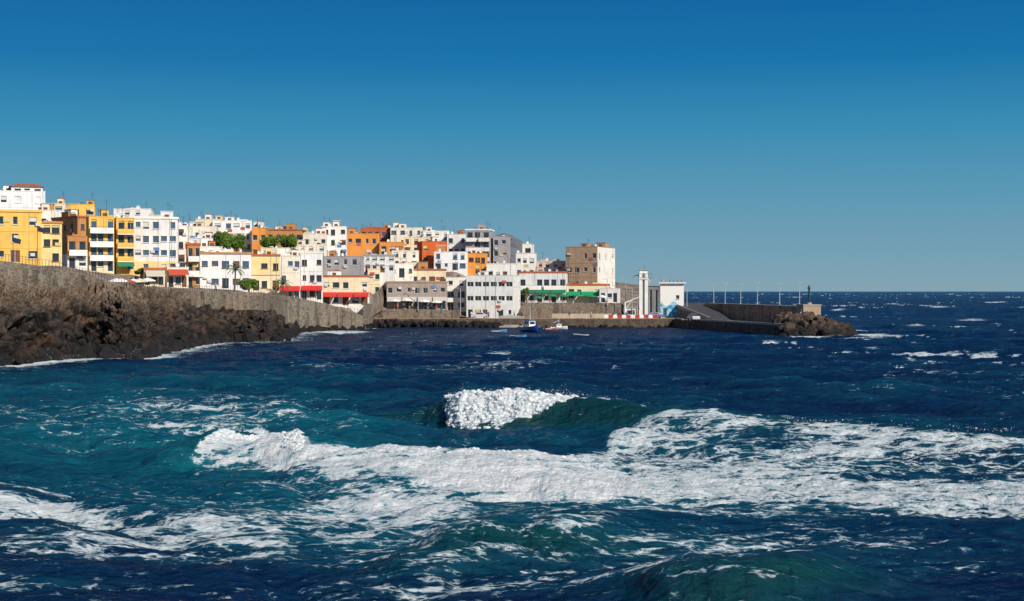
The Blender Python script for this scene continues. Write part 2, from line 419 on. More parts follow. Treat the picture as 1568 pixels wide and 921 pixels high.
# ------------------------------------------------------------------ shore stations
ST=[((-250,590),(-250,160,445),399),((0,556),(0,180,442),399),((60,553),(70,186,442),408),((130,548),(140,195,442),424),
 ((200,548),(200,205,447),440),((260,535),(250,220,455),445),((300,527),(300,235,470),446),((350,524),(350,245,475),446),
 ((425,523),(398,250,474),448),((440,509),(440,276,486),453),((490,507),(490,285,481),463),((565,503),(560,300,488),484)]
foot=[]; ctop=[]; wtop=[]
for f,c,wy in ST:
    x,y=SEA(*f); foot.append((x,y,-.8))
    ctop.append((XP(c[0],c[1]),c[1],ZP(c[2],c[1]))); wtop.append(ZP(wy,c[1]))
foot=np.array(foot); ctop=np.array(ctop); wtop=np.array(wtop)
pts=list(BASES)
for c,wz in zip(ctop,wtop): pts.append((c[0],c[1],wz-1.0)); pts.append((c[0]-2,c[1]+4,wz-1.0))
for i in range(len(ctop)-1):
    for t in(.33,.66):
        c=ctop[i]*(1-t)+ctop[i+1]*t; wz=wtop[i]*(1-t)+wtop[i+1]*t; pts.append((c[0]-1,c[1]+2,wz-1.0))
QX0=-30.9
for px,z in((575,3.3),(600,3.5),(640,3.5),(680,3.4),(705,2.2),(730,1.6),(770,1.6),(795,1.8),(812,5),(850,5.1),(890,5.1),(930,5),(950,4.2),(965,1.6),(1000,1.6),(1040,1.6)):
    pts.append((XP(px,327),327,z)); pts.append((XP(px,327),331,z))
pts+=[(40,345,1.5),(38,400,2),(35,500,3),(30,690,2),(-120,180,14),(-200,250,25),(-100,450,24),(-30,520,20),(-250,450,35)]
for yy in (336,344,352,360,370,385,400): pts+=[(30,yy,1.6),(34,yy,1.6),(40,yy,1.5)]
PT=np.array(pts)
def zt(x,y):
    x=np.asarray(x,float); y=np.asarray(y,float)
    d2=(x[...,None]-PT[:,0])**2+(y[...,None]-PT[:,1])**2
    w=1/(d2+3)**1.6
    return (w*PT[:,2]).sum(-1)/w.sum(-1)
shx=np.concatenate([[-320],ctop[:,0],[QX0+.02,42]]); shy=np.concatenate([[110],ctop[:,1],[327,327]])
cols=np.concatenate([np.linspace(-320,-80,50),np.linspace(-78,QX0-.01,110),np.linspace(QX0+.03,42,60)])
tt=np.concatenate([np.linspace(0,.25,40)[:-1],np.linspace(.25,1,30)])
Y0=np.interp(cols,shx,shy)+.3
gx=np.repeat(cols[:,None],len(tt),1); gy=Y0[:,None]+(720-Y0[:,None])*tt[None,:]
gz=zt(gx,gy)-.15
nT=len(tt); V=np.stack([gx,gy,gz],-1).reshape(-1,3)
fc=[(i*nT+j,(i+1)*nT+j,(i+1)*nT+j+1,i*nT+j+1) for i in range(len(cols)-1) for j in range(nT-1)]
M_ground,nt,out=newmat('hillside_ground')
g=nt.nodes.new('ShaderNodeNewGeometry').outputs['Position']
n1=noise_(nt,g,.3,6).outputs[0]
bsdf(nt,out,mixc(nt,mapr(nt,n1,.4,.6,0,1),(.14,.11,.09),(.26,.21,.17)),.95,.1)
me=bpy.data.meshes.new('hillside_terrain'); me.from_pydata(V.tolist(),[],fc); me.materials.append(M_ground)
o=bpy.data.objects.new('hillside_terrain',me); scene.collection.objects.link(o)

# cliff
NS=1100; nt_=110
idx=np.linspace(0,len(ST)-1,NS)
def at(A): return np.stack([np.interp(idx,np.arange(len(ST)),A[:,k]) for k in range(A.shape[1])],-1)
Fo=at(foot); Co=at(ctop)
verts=[]
tn=np.gradient(Fo[:,:2],axis=0); nrm=np.stack([tn[:,1],-tn[:,0]],-1); nrm/=np.linalg.norm(nrm,axis=1)[:,None]
k=np.ones(81)/81
nrm=np.stack([np.convolve(np.pad(nrm[:,i],40,'edge'),k,'valid') for i in(0,1)],-1)
for i in range(NS):
    for j in range(nt_):
        t=j/(nt_-1)
        hf=.85*t**3.4+.15*t; zf=1-(1-t)**1.5
        px_,py_=Fo[i,0]*(1-hf)+Co[i,0]*hf, Fo[i,1]*(1-hf)+Co[i,1]*hf
        zz=Fo[i,2]+(Co[i,2]-Fo[i,2])*zf
        hgt=max(.35,min(1,(Co[i,2])/7))
        q=Vector((px_,py_,zz))
        a=noise.fractal(q*.13,1.0,2.0,3)
        c1_=noise.voronoi(Vector((q.x*.34+a*.5,q.y*.34,q.z*.2))); c1=c1_[0]; b=min(c1[1]-c1[0],.7)
        c2_=noise.voronoi(Vector((q.x*.95+5,q.y*.95,q.z*.65+a))); c2=c2_[0]; b2=min(c2[1]-c2[0],.6)
        f3=noise.fractal(q*1.1,.9,2.0,4)
        env=min(1,.35+t*4)*(1-max(0,(t-.9)/.1))
        r1=noise.cell(c1_[1][0]*3.7); r2=noise.cell(c2_[1][0]*5.3)
        D=(a*2.2+b*2.2-1.0+r1*1.5+b2*1.4-.4+r2*.9+f3*.45)*env*hgt*(1-.8*t**2)
        dz=((b-.3)*1.3+r1*.8+(b2-.25)*.9+r2*.5+f3*.3+a*1.1)*env*hgt*(.35+1.0*t)
        verts.append((px_+nrm[i,0]*D,py_+nrm[i,1]*D,zz+dz))
fc=[(i*nt_+j,(i+1)*nt_+j,(i+1)*nt_+j+1,i*nt_+j+1) for i in range(NS-1) for j in range(nt_-1)]
me=bpy.data.meshes.new('lava_cliff'); me.from_pydata(verts,[],fc); me.materials.append(M_cliff)
o=bpy.data.objects.new('lava_cliff',me); scene.collection.objects.link(o)
# sea wall along the cliff top
mb=MB(); n=300; ix=np.linspace(0,len(ST)-1,n)
def gp(s):
    c=np.array([np.interp(s,np.arange(len(ST)),ctop[:,k]) for k in range(3)]); return c,np.interp(s,np.arange(len(ST)),wtop)
for i in range(n-1):
    (c0,w0),(c1,w1)=gp(ix[i]),gp(ix[i+1])
    a0=(c0[0],c0[1],c0[2]-2.5);a1=(c1[0],c1[1],c1[2]-2.5);b0=(c0[0],c0[1],w0);b1=(c1[0],c1[1],w1)
    mb.face([a0,a1,b1,b0],WALLST)
    e0=(c0[0]-.1,c0[1]+.6,w0);e1=(c1[0]-.1,c1[1]+.6,w1)
    mb.face([b0,b1,e1,e0],M_conc); mb.face([e0,e1,(e1[0],e1[1],w1-2),(e0[0],e0[1],w0-2)],WALLST)
    if i%6==0 and i<240:
        mb.box(c0[0]-.3,c0[0]+.3,c0[1]-.35,c0[1]-.003,c0[2]-2,w0-.6,WALLST)
mb.obj('stone_sea_wall')
rl=MB()
for i in range(0,n-1,2):
    c,w0=gp(ix[i]); c1,w1=gp(ix[min(i+2,n-1)])
    rl.cyl(c[0]-.05,c[1]+.3,w0,w0+.9,.03,.03,M_dark,4)
    rl.tube((c[0]-.05,c[1]+.3,w0+.9),(c1[0]-.05,c1[1]+.3,w1+.9),.025,.025,M_dark,4)
rl.obj('promenade_railing')

# ------------------------------------------------------------------ boulders
bmi=bmesh.new(); bmesh.ops.create_icosphere(bmi,subdivisions=2,radius=1)
IV=np.array([v.co[:] for v in bmi.verts]); IF=np.array([[v.index for v in f.verts] for f in bmi.faces]); bmi.free()
def boulders(name,items,mat,seed=1):
    rs=np.random.RandomState(seed); vs=[];fs=[];o=0
    for (x,y,z,r) in items:
        v=IV.copy()
        for _ in range(7):
            nn=rs.randn(3); nn/=np.linalg.norm(nn); dd=v@nn; lim=rs.uniform(.45,.8)
            v-=np.outer(np.maximum(0,dd-lim),nn)
        v*= (1+.08*rs.randn(len(v),1))
        v*=rs.uniform(.7,1.25,3)
        A,_=np.linalg.qr(rs.randn(3,3)); v=v@A*r+np.array([x,y,z])
        vs.append(v); fs.append(IF+o); o+=len(v)
    me=bpy.data.meshes.new(name); me.from_pydata(np.concatenate(vs).tolist(),[],np.concatenate(fs).tolist()); me.materials.append(mat)
    ob=bpy.data.objects.new(name,me); scene.collection.objects.link(ob)
it=[]
for i in range(650):
    s=random.uniform(.3,len(ST)-1.01); f=[np.interp(s,np.arange(len(ST)),foot[:,k]) for k in(0,1)]
    r=random.choice([.4,.6,.8,1.3])*random.uniform(.7,1.3)
    it.append((f[0]+random.uniform(-2.5,2.0),f[1]+random.uniform(-2.5,2.5),random.uniform(-.3,.6),r))
boulders('shore_boulders',it,M_cliff,3)
it=[]
for i in range(260):
    px=random.uniform(540,765); it.append((XP(px,316),316+random.uniform(-1.8,2),random.uniform(-.2,1.3)*(1 if px<690 else .6),random.uniform(.4,1.1)))
for i in range(60):
    px=random.uniform(765,1050); it.append((XP(px,318),317.5+random.uniform(-.5,.5),random.uniform(-.2,.2),random.uniform(.3,.5)))
boulders('quay_rocks',it,M_cliff,4)
it=[]
for i in range(130):
    t=random.random(); px=1195+115*t
    hmax=(3.6 if t<.5 else 3.6-(t-.5)*6.0)
    hh=random.random()
    dd=252+random.uniform(0,16)*(1-t*.3)
    it.append((XP(px,252)+(dd-252)*.15,dd,-.3+hh*max(.4,hmax)*min(1,(dd-249)/9),random.uniform(.8,1.6)))
boulders('breakwater_boulders',it,M_rock,5)

# ------------------------------------------------------------------ quay and pier
M_quay=simple('quay_concrete',(.33,.24,.17),.9,.2,0,.45,.5)
M_quayside=stone('quay_side_stone',(.09,.065,.05),(.16,.12,.09),(.07,.05,.04),1.0,(.12,.1,.08))
M_asph=simple('asphalt',(.06,.06,.065),.9)
def prism(name,poly,z0,z1,mt,ms):
    mb=MB(); mb.face([(x,y,z1) for x,y in poly],mt)
    for i in range(len(poly)):
        a=poly[i];b=poly[(i+1)%len(poly)]
        mb.face([(a[0],a[1],z0),(b[0],b[1],z0),(b[0],b[1],z1),(a[0],a[1],z1)],ms)
    return mb
mb=prism('quay',[(-33,318),(36,318),(38,306),(48.7,256),(54.5,261),(58.5,276),(50,335),(42,345),(-33,345)],-3,1.8,M_quay,M_quayside)
for i in range(70):
    x=-32+i; mb.box(x+.05,x+.95,317.95,318.4,1.8,2.0,M_quay)
mb.box(36.6,36.9,306,318,1.8,2.1,M_conc)
mb.obj('harbor_quay')
def wallseg(name,segs,m,cap=M_conc,th=.6):
    mb=MB()
    for (x0,y0,x1,y1,z0,z1a,z1b) in segs:
        d=Vector((x1-x0,y1-y0)).normalized(); nx,ny=-d.y*th,d.x*th
        A=[(x0,y0),(x1,y1),(x1+nx,y1+ny),(x0+nx,y0+ny)]; zz=[z1a,z1b,z1b,z1a]
        for i in range(4):
            a,b=A[i],A[(i+1)%4]; mb.face([(a[0],a[1],z0),(b[0],b[1],z0),(b[0],b[1],zz[(i+1)%4]),(a[0],a[1],zz[i])],m)
        mb.face([(A[i][0],A[i][1],zz[i]) for i in range(4)],cap)
    return mb.obj(name)
def q(px,d=326.4): return XP(px,d)
wallseg('stone_retaining_wall',[(q(560),326.4,q(640),326.4,1.5,3.9,3.9),(q(640),326.4,q(704),326.4,1.5,3.9,3.6)],WALLST)
wallseg('stone_retaining_wall',[(q(800),326.4,q(950),326.4,1.5,5.4,5.3),(q(950),326.4,q(962),334,1.5,5.3,4.6)],WALLST)
wallseg('stone_retaining_wall',[(-30.7,299,-30.7,327,1.0,5.6,4.6)],WALLST)
wallseg('concrete_parapet_wall',[(q(845,324),324,q(975,324),324,1.8,2.9,2.9)],plaster((.5,.4,.3)))
mb=MB(); mb.face([(q(758),316.5,.2),(q(800),316.5,.2),(q(805),327,2.4),(q(765),327,2.4)],M_conc)
mb.face([(q(758),316.5,-1),(q(758),316.5,.2),(q(765),327,2.4),(q(765),327,-1)],M_conc); mb.face([(q(800),316.5,-1),(q(805),327,-1),(q(805),327,2.4),(q(800),316.5,.2)],M_conc); mb.face([(q(758),316.5,-1),(q(800),316.5,-1),(q(800),316.5,.2),(q(758),316.5,.2)],M_conc)
mb.obj('boat_slipway')
E=empty('red_white_barrier',(XP(925,320),320,1.8))
mb=MB(); mr=simple('red_paint',(.55,.04,.03),.5)
for i in range(12):
    mb.box(i*1.0,i*1.0+.96,0,.35,0,.75,mr if i%2 else M_white); mb.box(i*1.0+.1,i*1.0+.86,.08,.27,.75,.9,mr if i%2 else M_white)
mb.obj('blocks',E)
wallseg('breakwater_wall',[(46.5,332,56.0,269,1.5,5.3,5.2)],WALLST2,th=-1.6)
E=empty('breakwater_end_block',(56.2,266.5,1.8),math.radians(8)); mb=MB(); mb.box(-2.2,1.2,-1.5,2,-.2,3.5,plaster((.42,.31,.22))); mb.box(-2.3,1.3,-1.6,2.1,3.5,3.75,M_conc)
for i in range(5): mb.box(-3.4+i*.24,-2.21,-1.2,1.2,-.2,.5+i*.6,M_conc)
mb.obj('block',E)
mb=MB()
for i in range(26):
    t=i/26; x=46.5+9.5*t; y=332-63*t; mb.box(x-.25,x+.0,y-.3,y+.3,1.6,5.25,plaster((.3,.2,.14)))
mb.obj('breakwater_buttresses')
wallseg('pier_edge_parapet',[(38.6,304,48.8,256.6,1.8,2.15,2.15)],M_conc,th=.5)
mb=MB(); P=[(37,342,5.3),(46,338,5.3),(46.0,298,1.9),(41.5,298,1.9)]
mb.face(P[::-1],M_asph)
for i in range(4):
    a,b=P[i],P[(i+1)%4]; mb.face([(a[0],a[1],1.5),(b[0],b[1],1.5),b,a],WALLST)
a,b=P[0],P[3]
mb.face([(a[0],a[1],a[2]),(b[0],b[1],b[2]),(b[0],b[1],b[2]+.6),(a[0],a[1],a[2]+.6)],M_conc)
mb.face([(a[0]+.25,a[1],a[2]),(b[0]+.25,b[1],b[2]),(b[0]+.25,b[1],b[2]+.6),(a[0]+.25,a[1],a[2]+.6)],M_conc)
mb.face([(a[0],a[1],a[2]+.6),(b[0],b[1],b[2]+.6),(b[0]+.25,b[1],b[2]+.6),(a[0]+.25,a[1],a[2]+.6)],M_conc)
mb.obj('access_road')
E=empty('harbor_beacon',(XP(1239,268),268,5.4)); mb=MB(); mg=simple('green_paint',(.01,.06,.04),.5)
mb.cyl(0,0,0,.5,.5,.5,M_conc,12); mb.cyl(0,0,.5,3.1,.2,.18,mg,12); mb.cyl(0,0,3.1,3.2,.34,.34,mg,12); mb.cyl(0,0,3.2,3.6,.14,.14,mg,10); mb.cyl(0,0,3.6,3.75,.17,.02,mg,10)
for a in range(6): mb.cyl(.31*math.cos(a),.31*math.sin(a),3.2,3.5,.015,.015,mg,4)
mb.obj('lantern_column',E)
def lamp(x,y,z,h,arm=.9,two=False):
    E=empty('street_lamp',(x,y,z)); mb=MB(); gm=simple('galvanised_steel',(.45,.45,.44),.5,.4,.1)
    mb.cyl(0,0,0,.3,.12,.12,gm,8); mb.cyl(0,0,.3,h,.085,.06,gm,8)
    for s in((-1,1) if two else (-1,)):
        mb.tube((0,0,h-.05),(s*arm,0,h+.15),.04,.03,gm); mb.box(s*arm-.25,s*arm+.25,-.1,.1,h+.1,h+.2,gm)
    mb.obj('pole',E)
for i,px in enumerate((1089,1110,1133,1158,1187,1215)):
    t=[0,.14,.32,.5,.72,.9][i]; x=46.5+9.5*t; y=332-63*t
    lamp(x+.6,y,5.25,4.2+(i%2)*.2,.3,True)
for px,d,h in((958,330,9),(930,326,6),(968,322,7),(1052,330,7),(705,324,6),(640,326,6)):
    lamp(XP(px,d),d,float(max(1.8,zt(XP(px,d),d))) if px<955 else 1.8,h)

# ------------------------------------------------------------------ control tower
E=empty('harbor_tower',(XP(985,324),324,1.8)); mb=MB(); wm=plaster(W)
mb.box(-1.0,-.25,-.8,.8,0,10.3,wm); mb.box(.25,1.0,-.8,.8,0,10.3,plaster(W2)); mb.box(-.25,.25,-.45,.6,0,10.0,plaster(GR))
for i in range(24): mb.box(-.22,.22,-.55,-.5,.4+i*.4,.46+i*.4,M_dark)
mb.box(-1.15,1.15,-.95,.95,8.9,9.15,wm); mb.box(-1.05,1.9,-.85,.85,9.15,9.35,M_conc)
mb.box(1.0,1.75,-.7,.7,8.0,9.15,plaster(GR)); mb.box(-.9,.9,-.7,.7,10.3,11.0,wm); mb.box(-1.1,1.1,-.9,.9,11.0,11.15,M_conc)
for a in (-1,-.3,.4,1.1,1.85): mb.cyl(a,-.82,9.35,10.2,.03,.03,M_dark,4)
mb.tube((-1,-.82,10.2),(1.85,-.82,10.2),.03,.03,M_dark); mb.cyl(.3,0,11.15,12.2,.04,.03,M_dark,5)
mb.box(-1.5,-1.0,-.5,.5,0,3,M_conc); mb.box(-1.9,-1.0,-.1,.0,9.7,9.9,M_dark); mb.tube((-1.9,0,9.8),(-2.4,0,9.3),.05,.05,M_dark)
mb.obj('tower_body',E)
M_mural,nt,out=newmat('wave_mural_paint')
g=nt.nodes.new('ShaderNodeTexCoord').outputs['Object']
sp=nt.nodes.new('ShaderNodeSeparateXYZ'); nt.links.new(g,sp.inputs[0])
s=math_(nt,'SINE',math_(nt,'MULTIPLY',sp.outputs[0],1.9)); hh=math_(nt,'ADD',math_(nt,'MULTIPLY',s,.6),3.3)
f1=mapr(nt,math_(nt,'SUBTRACT',sp.outputs[2],hh),-.03,.03,1,0)
nn=noise_(nt,g,1.1,2).outputs[0]
blue=mixc(nt,mapr(nt,nn,.45,.5,0,1),(.05,.3,.55),(.35,.6,.7))
bsdf(nt,out,mixc(nt,f1,W,blue),.7,.3)
E=empty('harbor_office',(XP(1030,330),334,1.8),math.radians(-8)); wl=MB(); wn=MB(); rf=MB()
ops=[(.6,1.5,.1,2.3,'d',M_glassb),(3.6,4.4,4.4,5.3,'w',M_glass)]
facade(wl,wn,(-2.3,-4,0),(1,0),(0,-1),5.3,8.0,ops,M_mural,M_frame)
facade(wl,wn,(3.0,-4,0),(0,1),(1,0),8,8.0,[(2,3,4.5,5.5,'w',M_glass),(5,6,4.5,5.5,'w',M_glass)],plaster(W),M_frame)
wl.face([(3,4,0),(-2.3,4,0),(-2.3,4,8),(3,4,8)],plaster(W)); wl.face([(-2.3,4,0),(-2.3,-4,0),(-2.3,-4,8),(-2.3,4,8)],plaster(W))
GS=stone('grey_block_stone',(.3,.29,.28),(.2,.2,.2),(.25,.24,.23),2.5)
facade(wl,wn,(-5.2,-4.3,0),(1,0),(0,-1),2.85,7.4,[(.4,1.0,1,6.6,'d',M_glass),(1.7,2.3,1,6.6,'d',M_glass)],GS,M_frame)
wl.box(-5.2,-2.32,-4.08,3.6,0,7.39,GS)
rf.box(-2.6,3.5,-4.6,4.4,8.0,8.3,M_white); rf.box(-5.4,-2.35,-4.5,3.9,7.4,7.6,M_conc); rf.box(-2.0,-1.0,0,1,8.3,9.2,M_conc)
for i in range(6): rf.box(-2+i*.9,-1.9+i*.9,-4.5,-4.4,8.3,8.9,M_dark)
wl.obj('walls',E); wn.obj('windows',E); rf.obj('roof',E)
E=empty('harbor_kiosk',(XP(966,322),323,1.8)); mb=MB(); mb.box(-1.1,1.1,-.8,.8,0,2.4,wm); mb.box(-1.3,1.3,-1,1,2.4,2.55,M_conc); mb.box(-.8,.2,-.83,-.8,1.0,1.9,M_glass); mb.box(.4,.9,-.83,-.8,.05,2.0,M_framed); mb.obj('kiosk_body',E)
E=empty('boat_crane',(XP(957,321),321,1.8)); mb=MB(); mb.cyl(0,0,0,3.8,.22,.16,M_white,8); mb.tube((0,0,3.6),(3.2,0,4.9),.14,.08,M_white); mb.tube((0,0,2),(1.6,0,4.2),.08,.08,M_white); mb.tube((3.2,0,4.9),(3.2,0,2.4),.02,.02,M_dark); mb.box(3.1,3.3,-.1,.1,2.2,2.4,M_dark); mb.obj('crane_parts',E)

# ------------------------------------------------------------------ boats
def boat(name,px,py,L,rz,hull,cabin=True):
    x,y=SEA(px,py); E=empty(name,(x,y,0),math.radians(rz)); mb=MB()
    hm=simple('boat_hull_paint',hull,.4,.5); n=14; rings=[]
    for i in range(n):
        t=i/(n-1); xx=(t-.5)*L; b=L*.17*min(1,(1-t)*2.6+.02)**.6*(.85+.15*min(1,t*5)); sh=L*.1+L*.09*(t**2.2)+.03*L*(1-t)**3
        rings.append([(xx,-b,sh),(xx,-b*.8,.12*L*.5),(xx,0,-.3),(xx,b*.8,.12*L*.5),(xx,b,sh),(xx,b*.9,sh),(xx,b*.85,sh-.1*L*.6),(xx,-b*.85,sh-.1*L*.6),(xx,-b*.9,sh)])
    for i in range(n-1):
        for k in range(9):
            mm=hm if k<4 else M_white
            a=rings[i];c=rings[i+1]; mb.face([a[k],a[(k+1)%9],c[(k+1)%9],c[k]],mm)
    mb.face(rings[0],hm)
    if cabin:
        zc=L*.07; mb.box(-L*.22,L*.08,-L*.09,L*.09,zc,zc+L*.24,M_white); mb.box(-L*.25,L*.12,-L*.11,L*.11,zc+L*.24,zc+L*.26,simple('boat_blue',(.03,.13,.4),.5))
        for s in(-1,1):
            for a in(-.18,-.06): mb.box(L*a,L*(a+.08),s*L*.09-.012,s*L*.09+.012,zc+L*.13,zc+L*.2,M_glass)
        mb.box(L*.08,L*.085,-L*.07,L*.07,zc+L*.13,zc+L*.2,M_glass)
        mb.cyl(-L*.05,0,zc+L*.26,zc+L*.62,.05,.03,M_white,6); mb.tube((-L*.05,0,zc+L*.55),(L*.45,0,zc+L*.15),.015,.015,M_dark); mb.tube((-L*.05,0,zc+L*.45),(-L*.4,0,zc+L*.3),.04,.03,M_white)
        mb.cyl(-L*.35,0,zc,zc+L*.35,.04,.03,M_dark,6)
    else:
        for a in(-.25,.0,.22): mb.box(L*a,L*(a+.06),-L*.13,L*.13,L*.09,L*.11,M_framed)
        mb.box(-L*.53,-L*.48,-.12,.12,.05,L*.17,M_dark)
    mb.obj('hull_and_cabin' if cabin else 'hull_and_thwarts',E)
boat('fishing_boat',813,508,7.5,-65,(.03,.15,.5))
boat('fishing_boat',857,503.8,3.6,20,(.6,.6,.58))
boat('rowing_boat',764,509,3.2,10,(.05,.2,.4),False)
boat('rowing_boat',793,517,3.0,-15,(.06,.25,.5),False)
boat('rowing_boat',890,515,2.8,170,(.7,.7,.68),False)
boat('rowing_boat',843,505,3.0,30,(.5,.1,.06),False)

# ------------------------------------------------------------------ people
def person_mesh(kind,shirt,pants,step):
    V=[(0,0,.92),(0,0,1.12),(0,0,1.38),(0,0,1.5),(0,-.01,1.6),(0,0,1.72),
       (.18,0,1.4),(.24,.02,1.14),(.25,-.1*step-.04,.9),(.25,-.12*step-.06,.8),(-.18,0,1.4),(-.24,0,1.14),(-.25,.08*step-.06,.9),(-.25,.1*step-.08,.8),
       (.1,0,.86),(.11,-.16*step-.02,.5),(.11,-.2*step,.08),(.11,-.2*step-.16,.04),(-.1,0,.86),(-.11,.1*step-.02,.5),(-.11,.26*step,.09),(-.11,.26*step-.16,.04)]
    Ed=[(0,1),(1,2),(2,3),(3,4),(4,5),(2,6),(6,7),(7,8),(8,9),(2,10),(10,11),(11,12),(12,13),(0,14),(14,15),(15,16),(16,17),(0,18),(18,19),(19,20),(20,21)]
    R=[.15,.14,.17,.055,.1,.085,.07,.05,.035,.04,.07,.05,.035,.04,.095,.065,.045,.04,.095,.065,.045,.04]
    me=bpy.data.meshes.new('person_body'); me.from_pydata(V,Ed,[]); ob=bpy.data.objects.new('tmp',me); scene.collection.objects.link(ob)
    md=ob.modifiers.new('s','SKIN'); sv=me.skin_vertices[0].data
    for i,r in enumerate(R): sv[i].radius=(r,r*.8,)
    sv[0].use_root=True
    ob.modifiers.new('u','SUBSURF').levels=1
    dg=bpy.context.evaluated_depsgraph_get(); m2=bpy.data.meshes.new_from_object(ob.evaluated_get(dg)); bpy.data.objects.remove(ob)
    m2.materials.clear()
    for m in(simple('skin',(.45,.26,.17)),simple('shirt_cloth',shirt,.9),simple('trouser_cloth',pants,.9),simple('hair',(.03,.02,.015))): m2.materials.append(m)
    for p in m2.polygons:
        c=p.center; z=c.z
        p.material_index = 3 if z>1.66 or (z>1.55 and c.y>.03) else 0 if z>1.46 else (0 if abs(c.x)>.17 and z<1.1 else 1) if z>.98 or abs(c.x)>.2 else 2 if z>.1 else 3
        p.use_smooth=True
    return m2
PM=[person_mesh('a',(.6,.6,.6),(.04,.05,.1),1),person_mesh('b',(.5,.07,.05),(.3,.25,.2),0),person_mesh('c',(.05,.15,.4),(.05,.05,.05),.8),person_mesh('d',(.02,.02,.02),(.25,.3,.4),.2)]
def person(x,y,z,k):
    o=bpy.data.objects.new('person',PM[k%4]); o.location=(x,y,z); o.rotation_euler=(0,0,random.uniform(0,6.28)); s=random.uniform(.94,1.04); o.scale=(s,s,s); scene.collection.objects.link(o)
k=0
for px in (604,609,618,627,631,640,648,655,661,668,676,690):
    d=random.uniform(326.9,328); x=XP(px,d); person(x,d,float(zt(x,d))-.14,k); k+=1
for px in (722,741,748,872,905,951,960,1008):
    d=random.uniform(319.5,323); person(XP(px,d),d,1.8,k); k+=1
for px in (815,842,880,915):
    d=328.2; person(XP(px,d),d,float(zt(XP(px,d),d))-.14,k); k+=1
for px,d in ((190,222),(205,224),(236,236),(262,238),(330,256),(415,268),(455,284)):
    x=XP(px,d); person(x,d,float(zt(x,d))-.14,k); k+=1
def parasol(px,d,col):
    x=XP(px,d); E=empty('parasol',(x,d,float(zt(x,d))-.15)); mb=MB(); m=simple('parasol_cloth',col,.8)
    mb.cyl(0,0,0,2.5,.03,.03,M_dark,5); mb.cyl(0,0,0,.12,.3,.25,M_conc,8)
    for k in range(8):
        a,b=k*.785,(k+1)*.785; A=(1.35*math.cos(a),1.35*math.sin(a),2.15);B=(1.35*math.cos(b),1.35*math.sin(b),2.15)
        mb.face([A,B,(0,0,2.65)],m); mb.face([(A[0],A[1],2.0),(B[0],B[1],2.0),B,A],m)
    mb.obj('canopy_and_pole',E)
for px,d,c in((178,224,W),(186,226,W),(195,227,(.6,.1,.05)),(204,229,W),(214,232,(.7,.6,.4)),(226,236,W),(300,256,W),(316,257,W),(605,327.5,W),(622,327.5,W),(650,327.6,W),(668,327.6,W)): parasol(px,d,c)
for px,d,c in((825,329,(.02,.25,.1)),(845,329,(.02,.25,.1)),(862,329,(.02,.25,.1)),(885,329,(.02,.3,.12)),(905,329,(.02,.25,.1)),(922,329,W)): parasol(px,d,c)
for px,d,h in((57,206,9),(20,204,7)):
    x=XP(px,d); E=empty('flagpole',(x,d,float(zt(x,d))-.2)); mb=MB(); mb.cyl(0,0,0,h,.06,.04,M_dark,6)
    mb.face([(0.05,0,h-.1),(1.1,.2,h-.4),(1.0,.1,h-1.1),(.05,0,h-.8)],simple('flag_cloth',(.03,.03,.06),.8)); mb.obj('pole_and_flag',E)
def car(px,d,rz,col,z=1.8):
    E=empty('parked_car',(XP(px,d),d,z),math.radians(rz)); mb=MB(); m=simple('car_paint',col,.3,.5)
    prof=[(-2,.35),(-2.05,.75),(-1.9,.95),(-1.2,1.0),(-.7,1.42),(.6,1.45),(1.35,.98),(1.95,.88),(2.1,.6),(2.08,.35)]
    for s in(-1,1):
        P=[(x,s*(.82 if z_<1.02 else .66),z_) for x,z_ in prof]; mb.face(P if s<0 else P[::-1],m)
        mb.face([(-1.0,s*.82,1.04),(.95,s*.82,1.04),(.5,s*.7,1.38),(-.65,s*.7,1.38)][::-s],M_glass)
        for wx in(-1.3,1.3):
            mb.tube((wx,s*.86,.33),(wx,s*.66,.33),.33,.33,M_dark,12); mb.face([(wx+.33*math.cos(a*.5236),s*.86,.33+.33*math.sin(a*.5236)) for a in range(12)],M_dark)
            mb.face([(wx+.18*math.cos(a*.785),s*.865,.33+.18*math.sin(a*.785)) for a in range(8)],M_frame)
    for a,b in zip(prof[:-1],prof[1:]):
        wa=.82 if a[1]<1.02 else .66; wb=.82 if b[1]<1.02 else .66
        mb.face([(a[0],-wa,a[1]),(a[0],wa,a[1]),(b[0],wb,b[1]),(b[0],-wb,b[1])],M_glass if (a,b) in((prof[3],prof[4]),(prof[5],prof[6])) else m)
    mb.obj('body_and_wheels',E)
car(1062,300,100,(.6,.6,.6)); car(735,321,0,(.55,.55,.57)); car(1003,322,10,(.1,.15,.3))

